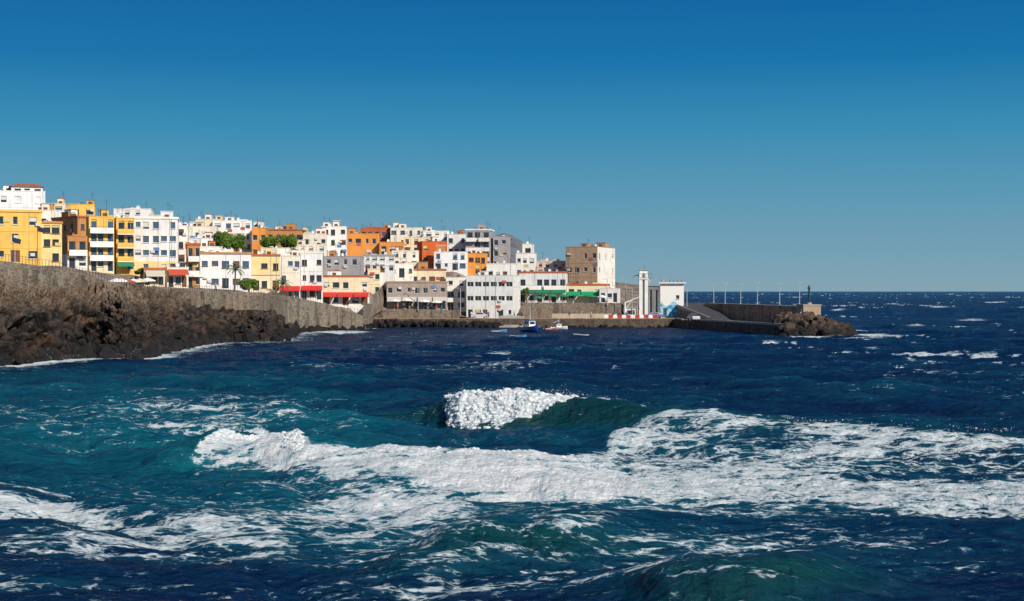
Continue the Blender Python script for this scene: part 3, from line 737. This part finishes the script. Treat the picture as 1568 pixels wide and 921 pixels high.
# ------------------------------------------------------------------ vegetation
def leafmat(name,c1,c2):
    m,nt,out=newmat(name); g=nt.nodes.new('ShaderNodeNewGeometry')
    n1=noise_(nt,g.outputs['Position'],1.2,3).outputs[0]
    bsdf(nt,out,mixc(nt,mapr(nt,n1,.35,.65,0,1),c1,c2),.7,.2); return m
ML=leafmat('tree_leaves',(.035,.08,.012),(.13,.2,.03)); MBk=simple('bark',(.15,.1,.07),.9)
def tree(name,px0,px1,yt,yb,d,seed,bushy=False,lm=None):
    rs=random.Random(seed); x=XP((px0+px1)/2,d); w=(px1-px0)*d/F; ztop=ZP(yt,d); zbm=ZP(yb,d); zg=float(zt(x,d))-.3
    zg=min(zg,zbm-.2)
    E=empty(name,(x,d,zg)); tr=MB(); cz=(ztop+zbm)/2-zg; ch=(ztop-zbm)/2
    tr.tube((0,0,-.5),(.1,0,max(.4,cz-ch*.4)),.22,.15,MBk,8)
    lf=MB(); lm=lm or ML
    cl=[]
    for i in range(16 if not bushy else 9):
        a=rs.uniform(0,6.28); rr=rs.uniform(.2,.8)*w/2; c=Vector((rr*math.cos(a),rr*math.sin(a)*.8,cz+rs.uniform(-.55,.6)*ch)); cl.append((c,rs.uniform(.18,.32)*w*.8))
        tr.tube((.1,0,max(.3,cz-ch*.6)),c,.09,.03,MBk,5)
    for c,r in cl:
        for k in range(260):
            v=Vector((rs.gauss(0,1),rs.gauss(0,1),rs.gauss(0,1))).normalized()*r*rs.uniform(.55,1.08); v.z*=min(1,ch/r*.7); p=c+v
            u=Vector((rs.gauss(0,1),rs.gauss(0,1),rs.gauss(0,1))).normalized(); t=u.orthogonal().normalized(); s=rs.uniform(.12,.24)
            lf.face([p-u*s,p+t*s*.6,p+u*s,p-t*s*.6],lm)
    tr.obj('trunk_and_limbs',E); lf.obj('leaves',E)
tree('broadleaf_tree',323,352,352,384,290,1); tree('broadleaf_tree',345,378,355,386,292,2)
tree('broadleaf_tree',400,430,362,384,312,3); tree('broadleaf_tree',425,456,360,382,314,4)
tree('shrub',364,397,429,442,254,5,True); tree('shrub',204,226,412,420,248,6,True); tree('shrub',800,812,440,450,338,7,True)
def palm(px,yt,yb,d):
    x=XP(px,d); zb=float(zt(x,d))-.2; h=ZP(yt,d)-zb-.5; E=empty('palm_tree',(x,d,zb)); tr=MB(); rs=random.Random(5)
    pr=Vector((0,0,0))
    for i in range(8):
        q_=Vector((.03*i,0,h*(i+1)/8)); tr.tube(pr,q_,.2-.01*i,.18-.01*i,MBk,8); pr=q_
    lf=MB(); m=leafmat('palm_leaves',(.06,.1,.02),(.2,.24,.06))
    for k in range(22):
        a=k*2.4; el=rs.uniform(-.2,1.1); L=rs.uniform(1.6,2.2); p=pr.copy(); d_=Vector((math.cos(a)*math.cos(el),math.sin(a)*math.cos(el),math.sin(el)))
        for sgm in range(7):
            n_=p+d_*L/7; d_=(d_+Vector((0,0,-.22))).normalized(); sd=d_.cross(Vector((0,0,1))).normalized(); ww=.38*math.sin(math.pi*(sgm+1.2)/8.5)
            for s in(-1,1): lf.face([p,n_,n_+sd*s*ww+Vector((0,0,-.18))],m)
            p=n_
    tr.obj('trunk',E); lf.obj('fronds',E)
palm(359,408,442,258); palm(432,430,452,274)

# ------------------------------------------------------------------ mountain
nx_,ny_=110,24; d0=3200; vs=[]
for i in range(nx_):
    for j in range(ny_):
        px=560+330*i/(nx_-1); y=d0+ j*40; x=XP(px,d0)
        hpx=np.interp(px,[560,690,740,768,783,800,820,845,890],[55,82,96,104,104,95,72,30,0])
        prof=math.sin(math.pi*j/(ny_-1))**.7 if 0<j<ny_-1 else 0
        z=hpx*d0/F*prof+ noise.fractal(Vector((x*.01,y*.01,0)),1,2,5)*16*prof
        vs.append((x,y,z-8))
fc=[(i*ny_+j,(i+1)*ny_+j,(i+1)*ny_+j+1,i*ny_+j+1) for i in range(nx_-1) for j in range(ny_-1)]
me=bpy.data.meshes.new('distant_mountain'); me.from_pydata(vs,[],fc); me.materials.append(simple('haze_tinted_rock',(.16,.165,.185),.95,.1,0,.4,.02))  # distance haze is mixed into this rock colour
o=bpy.data.objects.new('distant_mountain',me); scene.collection.objects.link(o)

# ------------------------------------------------------------------ SEA
def otile(Nn,L,wd,l,lmin,seed,p=2):
    r=np.random.RandomState(seed); kx=np.fft.fftfreq(Nn,L/Nn)*2*np.pi; KX,KY=np.meshgrid(kx,kx,indexing='ij')
    K=np.sqrt(KX**2+KY**2); K[0,0]=1
    w=np.array(wd)/np.linalg.norm(wd)
    P=np.exp(-1/(K*l)**2)/K**4*(np.abs(KX*w[0]+KY*w[1])/K)**p*np.exp(-(K*lmin)**2); P[0,0]=0
    h0=(r.randn(Nn,Nn)+1j*r.randn(Nn,Nn))*np.sqrt(P)
    h=np.fft.ifft2(h0); s=h.real.std(); dx=np.fft.ifft2(-1j*KX/K*h0).real/s; dy=np.fft.ifft2(-1j*KY/K*h0).real/s
    return h.real/s,dx,dy,L
def ntile(Nn,L,beta,seed,kmin=0,ax=1,ay=1):
    r=np.random.RandomState(seed); kx=np.fft.fftfreq(Nn,L/Nn); KX,KY=np.meshgrid(kx*ax,kx*ay,indexing='ij'); K=np.sqrt(KX**2+KY**2); K[0,0]=1
    A=K**(-beta)*(K>kmin); A[0,0]=0
    h=np.fft.ifft2(np.fft.fft2(r.randn(Nn,Nn))*A).real; return h/h.std(),L
def samp(T,L,x,y):
    n=T.shape[0]; fx=(x/L%1)*n; fy=(y/L%1)*n; i=np.floor(fx).astype(int); j=np.floor(fy).astype(int); a=fx-i; b=fy-j
    i%=n;j%=n;i1=(i+1)%n;j1=(j+1)%n
    return T[i,j]*(1-a)*(1-b)+T[i1,j]*a*(1-b)+T[i,j1]*(1-a)*b+T[i1,j1]*a*b
ti=np.arange(-.385,.385,1.45/F); ex=.385*np.exp(np.linspace(.02,1.6,50)); tcol=np.concatenate([-ex[::-1],ti,ex])
vr=np.concatenate([np.linspace(1200,500,90),np.arange(499,1.2,-.72),[1.0,.7,.45,.3]])
Yr=F*H/vr
Yr=np.concatenate([[-400,-100,-20,0,8],Yr])
XX=np.where(Yr[:,None]>=14,Yr[:,None]*tcol[None,:],tcol[None,:]*(28-Yr[:,None])); YY=np.repeat(Yr[:,None],len(tcol),1)
ss=lambda e0,e1,x: (lambda t:t*t*(3-2*t))(np.clip((x-e0)/(e1-e0),0,1))
T1=otile(1024,173.,(-.35,-1),2.6,.12,1); T2=otile(1024,41.,(-.1,-1),.55,.03,2,1)
n_s,Ls=ntile(1024,60,1.3,5); n_l,Ll=ntile(1024,400,1.5,6); n_w,Lw=ntile(1024,900,1.0,7,0,1,.35); n_f,Lf_=ntile(1024,24,1.1,9)
YA=np.maximum(YY,10)
a1=.31*(1+.35*np.clip(1-YA/120,0,1))*np.clip(900/YA,.25,1); a2=.055*np.clip(170/YA,.0,1)
patch=.8+.35*samp(n_l,Ll,XX*.7,YY)
z=a1*samp(T1[0],173.,XX,YY)*np.clip(patch,.4,1.6)+a2*samp(T2[0],41.,XX*.97+YY*.2,YY*.98-XX*.2)
dx=a1*samp(T1[1],173.,XX,YY)*1.1+a2*samp(T2[1],41.,XX*.97+YY*.2,YY*.98-XX*.2); dy=a1*samp(T1[2],173.,XX,YY)*1.1+a2*samp(T2[2],41.,XX*.97+YY*.2,YY*.98-XX*.2)
ZS=np.zeros_like(XX)
def swell(P,Lb):
    global ZS
    P=np.array(P,float); yc=F*(H-P[:,2])/(P[:,1]-446); xc=(P[:,0]-784)*yc/F
    y=np.interp(XX,xc,yc); hgt=np.interp(XX,xc,P[:,2],left=0,right=0); Lf=np.interp(XX,xc,P[:,3])
    wig=samp(n_l,Ll,XX*6,np.zeros_like(XX))*.35
    s=YY-y-wig
    p=np.where(s<0,np.exp(-(np.abs(s)/Lf)**1.7),np.exp(-(s/Lb)**2))
    tr=-.15*np.exp(-((s+Lf*2.0)/(Lf*1.1))**2)
    ZS=np.maximum(ZS,hgt*p)+hgt*tr
    return s,hgt,p
sA,hA,pA=swell([(440,640,0,4),(520,632,.2,4),(600,622,.6,4),(660,612,1.0,3),(695,607,1.4,2.4),(720,604,1.65,2.2),(800,605,1.7,2.2),(870,607,1.65,2.4),(940,614,1.5,3.0),(1000,628,1.1,5),(1100,634,1.0,6),(1200,642,.95,6),(1300,648,.9,6),(1450,657,.9,6),(1568,662,.85,6),(1800,672,.7,6),(2200,700,0,6)],6)
sB,hB,pB=swell([(200,725,0,4),(260,708,.3,3.5),(300,690,.6,3),(330,678,.85,2.4),(360,666,1.1,2.2),(400,662,1.1,2.4),(440,676,.95,3),(480,690,.8,3.5),(600,697,.65,4.5),(700,700,.6,5),(800,697,.5,5),(880,692,.35,5),(950,680,.2,5),(1020,672,0,5)],4.5)
sC,hC,pC=swell([(480,880,0,3.5),(600,850,.25,3.5),(650,828,.5,3.2),(700,803,.95,2.6),(750,788,1.1,2.4),(800,784,1.1,2.4),(870,790,.95,2.4),(940,800,.5,3),(1000,815,.25,3),(1080,830,0,3)],4)
sD,hD,pD=swell([(860,900,0,2.5),(960,878,.35,2.5),(1020,866,.8,1.9),(1100,856,1.05,1.9),(1200,856,1.0,1.9),(1290,868,.5,2.2),(1350,882,.25,2.2),(1450,900,0,2.2)],3.2)
sE,hE,pE=swell([(-100,742,.4,3),(0,740,.4,3),(120,748,.35,3),(230,765,.4,3),(330,780,.3,3),(420,800,0,3)],5)
sG,hG,pG=swell([(380,610,0,4),(460,598,.5,4),(560,590,.7,4),(640,592,.5,4),(700,600,0,4)],8)
sH,hH,pH=swell([(-200,640,.5,4),(0,632,.5,4),(150,640,.5,4),(300,650,.3,4),(400,655,0,4)],6)
face_teal=hA*np.exp(-((sA+2.0)/1.8)**2)*.7+hC*np.exp(-((sC+1.2)/1.6)**2)*.55+hD*np.exp(-((sD+.8)/1.3)**2)*.6+hB*np.exp(-((sB+1.3)/1.3)**2)*.4  # light through the wave faces, painted as a water tint
U=784+F*XX/YA; Vp=446+F*(H-ZS)/YA
nfine=samp(n_s,Ls,XX,YY); nlow=samp(n_l,Ll,XX*2,YY*2); nst=samp(n_w,Lw,XX*3,YY*9); nmid=samp(n_s,Ls,XX*1.6,YY*1.6)
foam=np.zeros_like(XX)
def itp(P,u): P=np.array(P,float); return np.interp(u,P[:,0],P[:,1])
def ell(cx,cy,rx,ry): return np.exp(-(((U-cx)/rx)**2+((Vp-cy)/ry)**2))
up=itp([(290,712),(318,690),(345,672),(400,661),(440,674),(480,687),(560,694),(700,700),(800,698),(860,694),(900,684),(935,672),(970,655),(1000,640),(1030,632),(1100,634),(1200,642),(1300,648),(1450,657),(1568,662),(1900,680)],U)
lo=itp([(290,714),(320,718),(360,720),(480,722),(600,735),(700,750),(800,763),(900,772),(1050,775),(1200,778),(1400,790),(1568,803),(1900,830)],U)
wgt=samp(n_w,Lw,XX*8,YY*8)*6+nfine*3
ins=ss(-2,6,Vp-up+nfine*1.5)*ss(-12,16,lo+wgt-Vp)*ss(288,325,U+nfine*4)
tpos=(Vp-up)/np.maximum(lo-up,4)
dens=itp([(290,.85),(330,1.0),(420,1.0),(470,.82),(520,.66),(700,.60),(900,.60),(1000,.58),(1200,.55),(1400,.56),(1568,.57)],U)
dens=dens-.12*ss(.7,1.0,tpos)+.12*np.exp(-((tpos-.12)/.12)**2)+.10*nfine*(U>400)+.07*nlow+.06*nst
dens+=.16*ell(760,735,260,22)+.15*ell(1300,740,260,35)-.26*ell(1165,672,60,14)-.12*ell(1040,652,40,10)+.10*ell(1300,675,250,25)-.16*ell(900,715,80,10)-.15*ell(1500,740,70,14)
foam=np.maximum(foam,ins*dens)
lowA=itp([(690,610),(700,640),(720,652),(780,657),(810,650),(840,636),(870,616),(890,608),(940,612)],U)
br=ss(688,706,U+3*nfine)*(1-ss(880,905,U))*ss(-6,6,lowA+5*nfine+3*nmid-Vp)*ss(-1.2,.2,.7+.2*nfine-sA)*(sA>-6)
foam=np.maximum(foam,br*(.84+.13*nmid))
crl=np.exp(-((sA-.1)/.4)**2)*ss(870,890,U)*(1-ss(980,1020,U)); foam=np.maximum(foam,crl*.75)
brB=np.exp(-((sB+.6)/1.3)**2)*ss(312,330,U)*(1-ss(420,500,U))
def region(cx,cy,rx,ry,dn,k=.12):
    global foam
    e=ell(cx,cy,rx,ry); foam=np.maximum(foam,e**.7*dn*(e>.02)+e*(k*nst+.07*nfine))
region(90,795,260,30,.46); region(320,815,200,28,.50); region(150,838,240,20,.42); region(520,800,150,34,.45); region(600,765,140,26,.46); region(660,800,90,40,.38)
region(60,750,130,8,.36); region(100,690,160,22,.32); region(60,655,130,10,.36); region(330,620,240,14,.30); region(200,600,200,10,.28)
region(80,665,240,60,.28); region(350,650,300,60,.24)
region(1200,825,420,40,.30); region(880,798,50,9,.42); region(1000,880,260,40,.30); region(1350,840,150,16,.34); region(700,890,200,26,.30); region(1500,870,120,40,.27); region(1150,880,200,18,.34)
region(540,850,200,26,.30); region(450,738,120,12,.38); region(850,700,200,10,.4); region(30,775,160,14,.5); region(400,850,160,12,.42); region(1050,790,300,10,.42); region(760,850,120,14,.36)
near=np.clip(1.6-YA/60,0,1)
foam=np.maximum(foam,.13+.06*nst+.07*near+.05*nfine*near)
wc=ss(1.45,2.35,samp(n_w,Lw,XX*2.2,YY*1.1)+.6*nfine)*ss(95,170,YY)
foam=np.maximum(foam,wc*.62*(.68+.32*ss(900,1250,U))*(Vp>449))
for (cx,cy,rx,ry,dn) in((770,540,22,2.5,.7),(1330,537,14,2,.6),(1548,547,20,2.5,.6),(1340,514,26,3,.9),(1490,490,30,2,.6),(1285,475,16,1.5,.6),(1440,470,20,1.5,.6),(1520,463,25,1.2,.6),(1400,498,20,1.5,.5),(520,509,50,3,.8),(470,512,30,3,.75),(1030,503,20,1,.5)):
    foam=np.maximum(foam,ell(cx,cy,rx,ry)*(dn+.12*nfine))
def dseg(ax,ay,bx,by):
    vx,vy=bx-ax,by-ay; t=np.clip(((XX-ax)*vx+(YY-ay)*vy)/(vx*vx+vy*vy),0,1); return np.hypot(XX-ax-t*vx,YY-ay-t*vy)
ds=np.full(XX.shape,1e9)
for i in range(len(foot)-1): ds=np.minimum(ds,dseg(foot[i,0],foot[i,1],foot[i+1,0],foot[i+1,1]))
shf=np.exp(-(ds/np.where(U<330,5.5,3.0))**2)*(.92+.18*nfine)
foam=np.maximum(foam,np.where(YY<320,shf,0)); foam=np.maximum(foam,np.exp(-(ds/11)**2)*(.36+.12*nst)*(U<480))
db=np.minimum(dseg(50,250,62,253),dseg(62,253,66,262)); foam=np.maximum(foam,np.exp(-(db/2.6)**2)*(.8+.2*nfine))
damp=1-np.exp(-(ds/8)**2)*.6
harb=ss(-34,-28,XX)*(1-ss(36,44,XX))*ss(255,285,YY)*(1-ss(400,500,YY))
damp=damp*(1-.7*harb)
Zt=z*damp+ZS; dx*=damp; dy*=damp
rough=np.maximum(br,brB)
Zt+=rough*(.05*samp(n_f,Lf_,XX,YY)+.03+.07*nmid)+.04*np.clip(ins*dens*2-.6,0,1)*samp(n_f,Lf_,XX,YY)
dy+=rough*.10*samp(n_f,Lf_,YY,XX+Zt*2); dx+=rough*.06*samp(n_f,Lf_,YY+7,Zt*3+XX)
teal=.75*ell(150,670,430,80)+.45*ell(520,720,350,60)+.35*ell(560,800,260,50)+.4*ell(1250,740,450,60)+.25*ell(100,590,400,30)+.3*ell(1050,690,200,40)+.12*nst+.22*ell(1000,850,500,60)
face_mask=np.clip(face_teal,0,1)
teal=np.clip(teal,0,1)*(1-.6*face_mask)+.9*np.clip(ins*dens,0,1)*.45+face_teal*.5+np.clip(z,0,1)*.3*(YY<140)  # translucent glow of faces and crests goes into the colour
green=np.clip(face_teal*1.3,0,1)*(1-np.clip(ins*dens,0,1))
co=np.stack([XX+dx,YY+dy,Zt],-1).astype(np.float32)
nr,ncl=XX.shape
me=bpy.data.meshes.new('sea_water'); me.vertices.add(nr*ncl); me.vertices.foreach_set('co',co.ravel())
I=(np.arange(nr-1)[:,None]*ncl+np.arange(ncl-1)[None,:]).ravel(); Q=np.stack([I,I+1,I+ncl+1,I+ncl],-1).astype(np.int32)
me.loops.add(Q.size); me.loops.foreach_set('vertex_index',Q.ravel()); me.polygons.add(len(Q)); me.polygons.foreach_set('loop_start',np.arange(0,Q.size,4,dtype=np.int32))
me.polygons.foreach_set('use_smooth',np.ones(len(Q),bool))
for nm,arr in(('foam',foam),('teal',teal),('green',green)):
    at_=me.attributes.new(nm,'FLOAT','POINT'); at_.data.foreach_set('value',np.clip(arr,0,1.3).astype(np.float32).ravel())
me.update(calc_edges=True)
sea_me=me
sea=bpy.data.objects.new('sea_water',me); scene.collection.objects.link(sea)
# whitewater clumps on the breaking crests
M_puff,nt,out=newmat('whitewater_foam')
g=nt.nodes.new('ShaderNodeNewGeometry').outputs['Position']
a_=noise_(nt,g,3.5,7,.7).outputs[0]; b_=noise_(nt,g,1.2,3,.6).outputs[0]
bsdf(nt,out,mixc(nt,mapr(nt,math_(nt,'ADD',a_,math_(nt,'MULTIPLY',b_,.6)),.62,.82,0,1),(.48,.64,.70),(.88,.89,.9)),.9,.1,bump(nt,a_,1.0,.25))
bmi=bmesh.new(); bmesh.ops.create_icosphere(bmi,subdivisions=3,radius=1)
JV=np.array([v.co[:] for v in bmi.verts]); JF=np.array([[v.index for v in f.verts] for f in bmi.faces]); bmi.free()
def puffs(name,mask,n,rlo,rhi,seed,sink=.35):
    rs=np.random.RandomState(seed); ii=np.argwhere(mask); area=(YY/100.)[mask]**2; pr=area/area.sum()
    sel=ii[rs.choice(len(ii),n,p=pr)]; vs=[];fs=[];o=0
    for (i,j) in sel:
        r=rlo+(rhi-rlo)*rs.rand()**2.2; p=np.array([XX[i,j]+dx[i,j],YY[i,j]+dy[i,j],Zt[i,j]-r*sink])
        ph=rs.rand(3,3)*6; v=JV*(1+.16*np.sin(JV@ (rs.randn(3)*4)+ph[0,0])[:,None]+.12*np.sin(JV@(rs.randn(3)*8)+ph[0,1])[:,None]+.07*np.sin(JV@(rs.randn(3)*15))[:,None])
        v=v*rs.uniform(.75,1.35,3)*np.array([1.15,1,.8])
        vs.append(v*r+p); fs.append(JF+o); o+=len(v)
    m=bpy.data.meshes.new(name); m.from_pydata(np.concatenate(vs).tolist(),[],np.concatenate(fs).tolist()); m.materials.append(M_puff)
    m.polygons.foreach_set('use_smooth',np.ones(len(m.polygons),bool))
    ob=bpy.data.objects.new(name,m); scene.collection.objects.link(ob)
puffs('breaker_whitewater',(br>.45)&(sA>-4.5),2200,.025,.15,21,.5)
puffs('breaker_whitewater',(brB>.35)&(foam>.5)&(Vp<712)&(Vp>655),1100,.02,.12,22,.5)
puffs('foam_clumps',(ins*dens>.68)&(tpos<.22)&(U<1700),900,.02,.10,23,.5)
def spray(name,cent,n,seed):
    rs=np.random.RandomState(seed); vs=[];fs=[];o=0
    tet=np.array([(1,1,1),(1,-1,-1),(-1,1,-1),(-1,-1,1)],float)*.6; tf=np.array([(0,1,2),(0,3,1),(0,2,3),(1,3,2)])
    for _ in range(n):
        c,sp=cent[rs.randint(len(cent))]; p=np.array(c)+rs.randn(3)*np.array(sp); p[2]=c[2]+abs(p[2]-c[2])
        A,_q=np.linalg.qr(rs.randn(3,3)); r=rs.choice([.012,.018,.026,.04],p=[.4,.3,.2,.1])
        vs.append(tet@A*r+p); fs.append(tf+o); o+=4
    m=bpy.data.meshes.new(name); m.from_pydata(np.concatenate(vs).tolist(),[],np.concatenate(fs).tolist()); m.materials.append(M_white)
    ob=bpy.data.objects.new(name,m); scene.collection.objects.link(ob)
cs=[]
for px in range(700,960,8):
    zz=1.55 if px<880 else 1.35
    py=604 if px<880 else 604+(px-880)*.17
    x,y=SEA(px,py,zz); cs.append(((x,y-.3,zz-.1),(.35,.5,.22 if px<880 else .1)))
for px,py in ((320,690),(335,676),(350,669),(365,664),(385,662),(400,662),(420,668),(440,677),(460,684)):
    x,y=SEA(px,py,1.0); cs.append(((x,y-.3,.9),(.35,.5,.18)))
for px in range(1010,1560,40):
    x,y=SEA(px,np.interp(px,[1000,1100,1300,1568],[630,635,648,660]),.95); cs.append(((x,y,.9),(.6,.5,.08)))
spray('sea_spray',cs,2200,2)
cs=[]
for i in range(60):
    q_=np.interp(i/59*7+.8,np.arange(len(foot)),foot[:,0]),np.interp(i/59*7+.8,np.arange(len(foot)),foot[:,1])
    cs.append(((q_[0]+.8,q_[1]-1.2,.1),(.7,.7,.35 if i%9 else 1.0)))
spray('surf_spray',cs,2500,3)

M,nt,out=newmat('ocean_water')
geo=nt.nodes.new('ShaderNodeNewGeometry'); pos=geo.outputs['Position']
def attr(n): a=nt.nodes.new('ShaderNodeAttribute'); a.attribute_name=n; return a.outputs['Fac']
fo,te,gn=attr('foam'),attr('teal'),attr('green')
flat=mapping(nt,pos,(.55,1.0,1.5))
wn=noise_(nt,flat,.55,4,.6)
ws=nt.nodes.new('ShaderNodeVectorMath'); ws.operation='MULTIPLY_ADD'; nt.links.new(wn.outputs['Color'],ws.inputs[0]); ws.inputs[1].default_value=(2.4,2.4,2.4); nt.links.new(flat,ws.inputs[2])
def edge(sc,k):
    v=N(nt,'ShaderNodeTexVoronoi',feature='DISTANCE_TO_EDGE'); v.inputs['Scale'].default_value=sc; nt.links.new(ws.outputs[0],v.inputs['Vector'])
    return mapr(nt,v.outputs[0],0,k,1,0)
e1=edge(1.1,.28); e2=edge(3.2,.3)
n1=mapr(nt,noise_(nt,flat,1.1,9,.7,.5).outputs[0],.3,.7,0,1)
n5=mapr(nt,noise_(nt,flat,7,5,.65,.3).outputs[0],.3,.7,0,1)
pat=math_(nt,'ADD',math_(nt,'ADD',math_(nt,'MULTIPLY',e1,.27),math_(nt,'MULTIPLY',e2,.19)),math_(nt,'ADD',math_(nt,'MULTIPLY',n1,.34),math_(nt,'MULTIPLY',n5,.20)))
mk=math_(nt,'ADD',math_(nt,'MULTIPLY',math_(nt,'SUBTRACT',math_(nt,'ADD',pat,fo),1.0),5.5),.3,True)
haze=math_(nt,'ADD',math_(nt,'MULTIPLY',math_(nt,'SUBTRACT',math_(nt,'ADD',pat,fo),.85),1.6),0,True)
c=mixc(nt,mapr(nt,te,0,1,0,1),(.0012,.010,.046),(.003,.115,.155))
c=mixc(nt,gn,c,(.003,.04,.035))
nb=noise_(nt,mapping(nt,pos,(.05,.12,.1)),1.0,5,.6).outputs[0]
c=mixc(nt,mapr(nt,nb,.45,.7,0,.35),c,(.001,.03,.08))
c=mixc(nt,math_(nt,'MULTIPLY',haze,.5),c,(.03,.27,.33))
bumpw=math_(nt,'ADD',noise_(nt,mapping(nt,pos,(1.3,2.2,1)),1.0,7,.62,.5).outputs[0],math_(nt,'MULTIPLY',noise_(nt,mapping(nt,pos,(.3,.6,.5)),1.0,4,.6).outputs[0],1.5))
bw=bump(nt,bumpw,.9,.5)
dif=nt.nodes.new('ShaderNodeBsdfDiffuse'); nt.links.new(c,dif.inputs[0]); nt.links.new(bw,dif.inputs['Normal'])
gl=nt.nodes.new('ShaderNodeBsdfGlossy'); gl.inputs['Roughness'].default_value=.16; gl.inputs[0].default_value=(.75,.85,1,1); nt.links.new(bw,gl.inputs['Normal'])
fr=nt.nodes.new('ShaderNodeFresnel'); fr.inputs[0].default_value=1.25; nt.links.new(bw,fr.inputs['Normal'])
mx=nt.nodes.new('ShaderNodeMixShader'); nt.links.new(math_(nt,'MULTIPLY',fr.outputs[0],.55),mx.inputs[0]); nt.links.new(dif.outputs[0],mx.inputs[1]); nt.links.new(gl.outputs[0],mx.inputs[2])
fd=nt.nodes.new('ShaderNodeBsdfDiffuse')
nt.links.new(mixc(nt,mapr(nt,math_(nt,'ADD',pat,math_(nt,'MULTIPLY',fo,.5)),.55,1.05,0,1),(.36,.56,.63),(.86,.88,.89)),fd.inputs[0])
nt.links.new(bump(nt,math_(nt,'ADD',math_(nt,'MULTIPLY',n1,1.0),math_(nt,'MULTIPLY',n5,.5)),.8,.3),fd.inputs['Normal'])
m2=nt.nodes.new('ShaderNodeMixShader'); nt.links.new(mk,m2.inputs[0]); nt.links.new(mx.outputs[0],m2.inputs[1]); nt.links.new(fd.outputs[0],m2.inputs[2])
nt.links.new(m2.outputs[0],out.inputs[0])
sea_me.materials.append(M)

# ------------------------------------------------------------------ light, sky, camera
sv=Vector((.56,-.66,.56)).normalized()
el=math.asin(sv.z); az=math.atan2(sv.x,sv.y)
L=bpy.data.lights.new('sun','SUN'); L.energy=5.0; L.angle=math.radians(.5); L.color=(1,.92,.80)
lo_=bpy.data.objects.new('sun',L); lo_.rotation_euler=sv.to_track_quat('Z','Y').to_euler(); scene.collection.objects.link(lo_)
wd=bpy.data.worlds.new('World'); scene.world=wd; wd.use_nodes=True; nt=wd.node_tree; nt.nodes.clear()
wo=nt.nodes.new('ShaderNodeOutputWorld'); bg=nt.nodes.new('ShaderNodeBackground'); bg.inputs[1].default_value=.1; nt.links.new(bg.outputs[0],wo.inputs[0])
sky=nt.nodes.new('ShaderNodeTexSky'); sky.sky_type='NISHITA'; sky.sun_disc=False; sky.sun_elevation=el; sky.sun_rotation=az; sky.ozone_density=3; sky.dust_density=.3; sky.air_density=1.0
tc=nt.nodes.new('ShaderNodeTexCoord'); sp=nt.nodes.new('ShaderNodeSeparateXYZ'); nt.links.new(tc.outputs['Generated'],sp.inputs[0])
cr=nt.nodes.new('ShaderNodeValToRGB'); nt.links.new(mapr(nt,sp.outputs[2],0,.25,0,1),cr.inputs[0])
els=[(0,(.225,.365,.445)),(.09,(.175,.345,.455)),(.27,(.095,.305,.455)),(.45,(.034,.255,.45)),(.63,(.003,.17,.40)),(.82,(0,.125,.35)),(1,(0,.105,.32))]
r=cr.color_ramp
while len(r.elements)<len(els): r.elements.new(.5)
for e,(p,c) in zip(r.elements,els): e.position=p; e.color=(*c,1)
vm=nt.nodes.new('ShaderNodeVectorMath'); vm.operation='SCALE'; vm.inputs['Scale'].default_value=10; nt.links.new(cr.outputs[0],vm.inputs[0])
nt.links.new(mixc(nt,mapr(nt,sp.outputs[2],.22,.6,.03,1),vm.outputs[0],sky.outputs[0]),bg.inputs[0])
scene.view_settings.view_transform='Standard'; scene.view_settings.look='None'; scene.view_settings.exposure=0
cam=bpy.data.cameras.new('camera'); cam.lens=50; cam.sensor_width=36; cam.shift_y=-.0090; cam.clip_start=.5; cam.clip_end=100000
co_=bpy.data.objects.new('camera',cam); co_.location=(0,0,H); co_.rotation_euler=(math.radians(90),0,0); scene.collection.objects.link(co_); scene.camera=co_
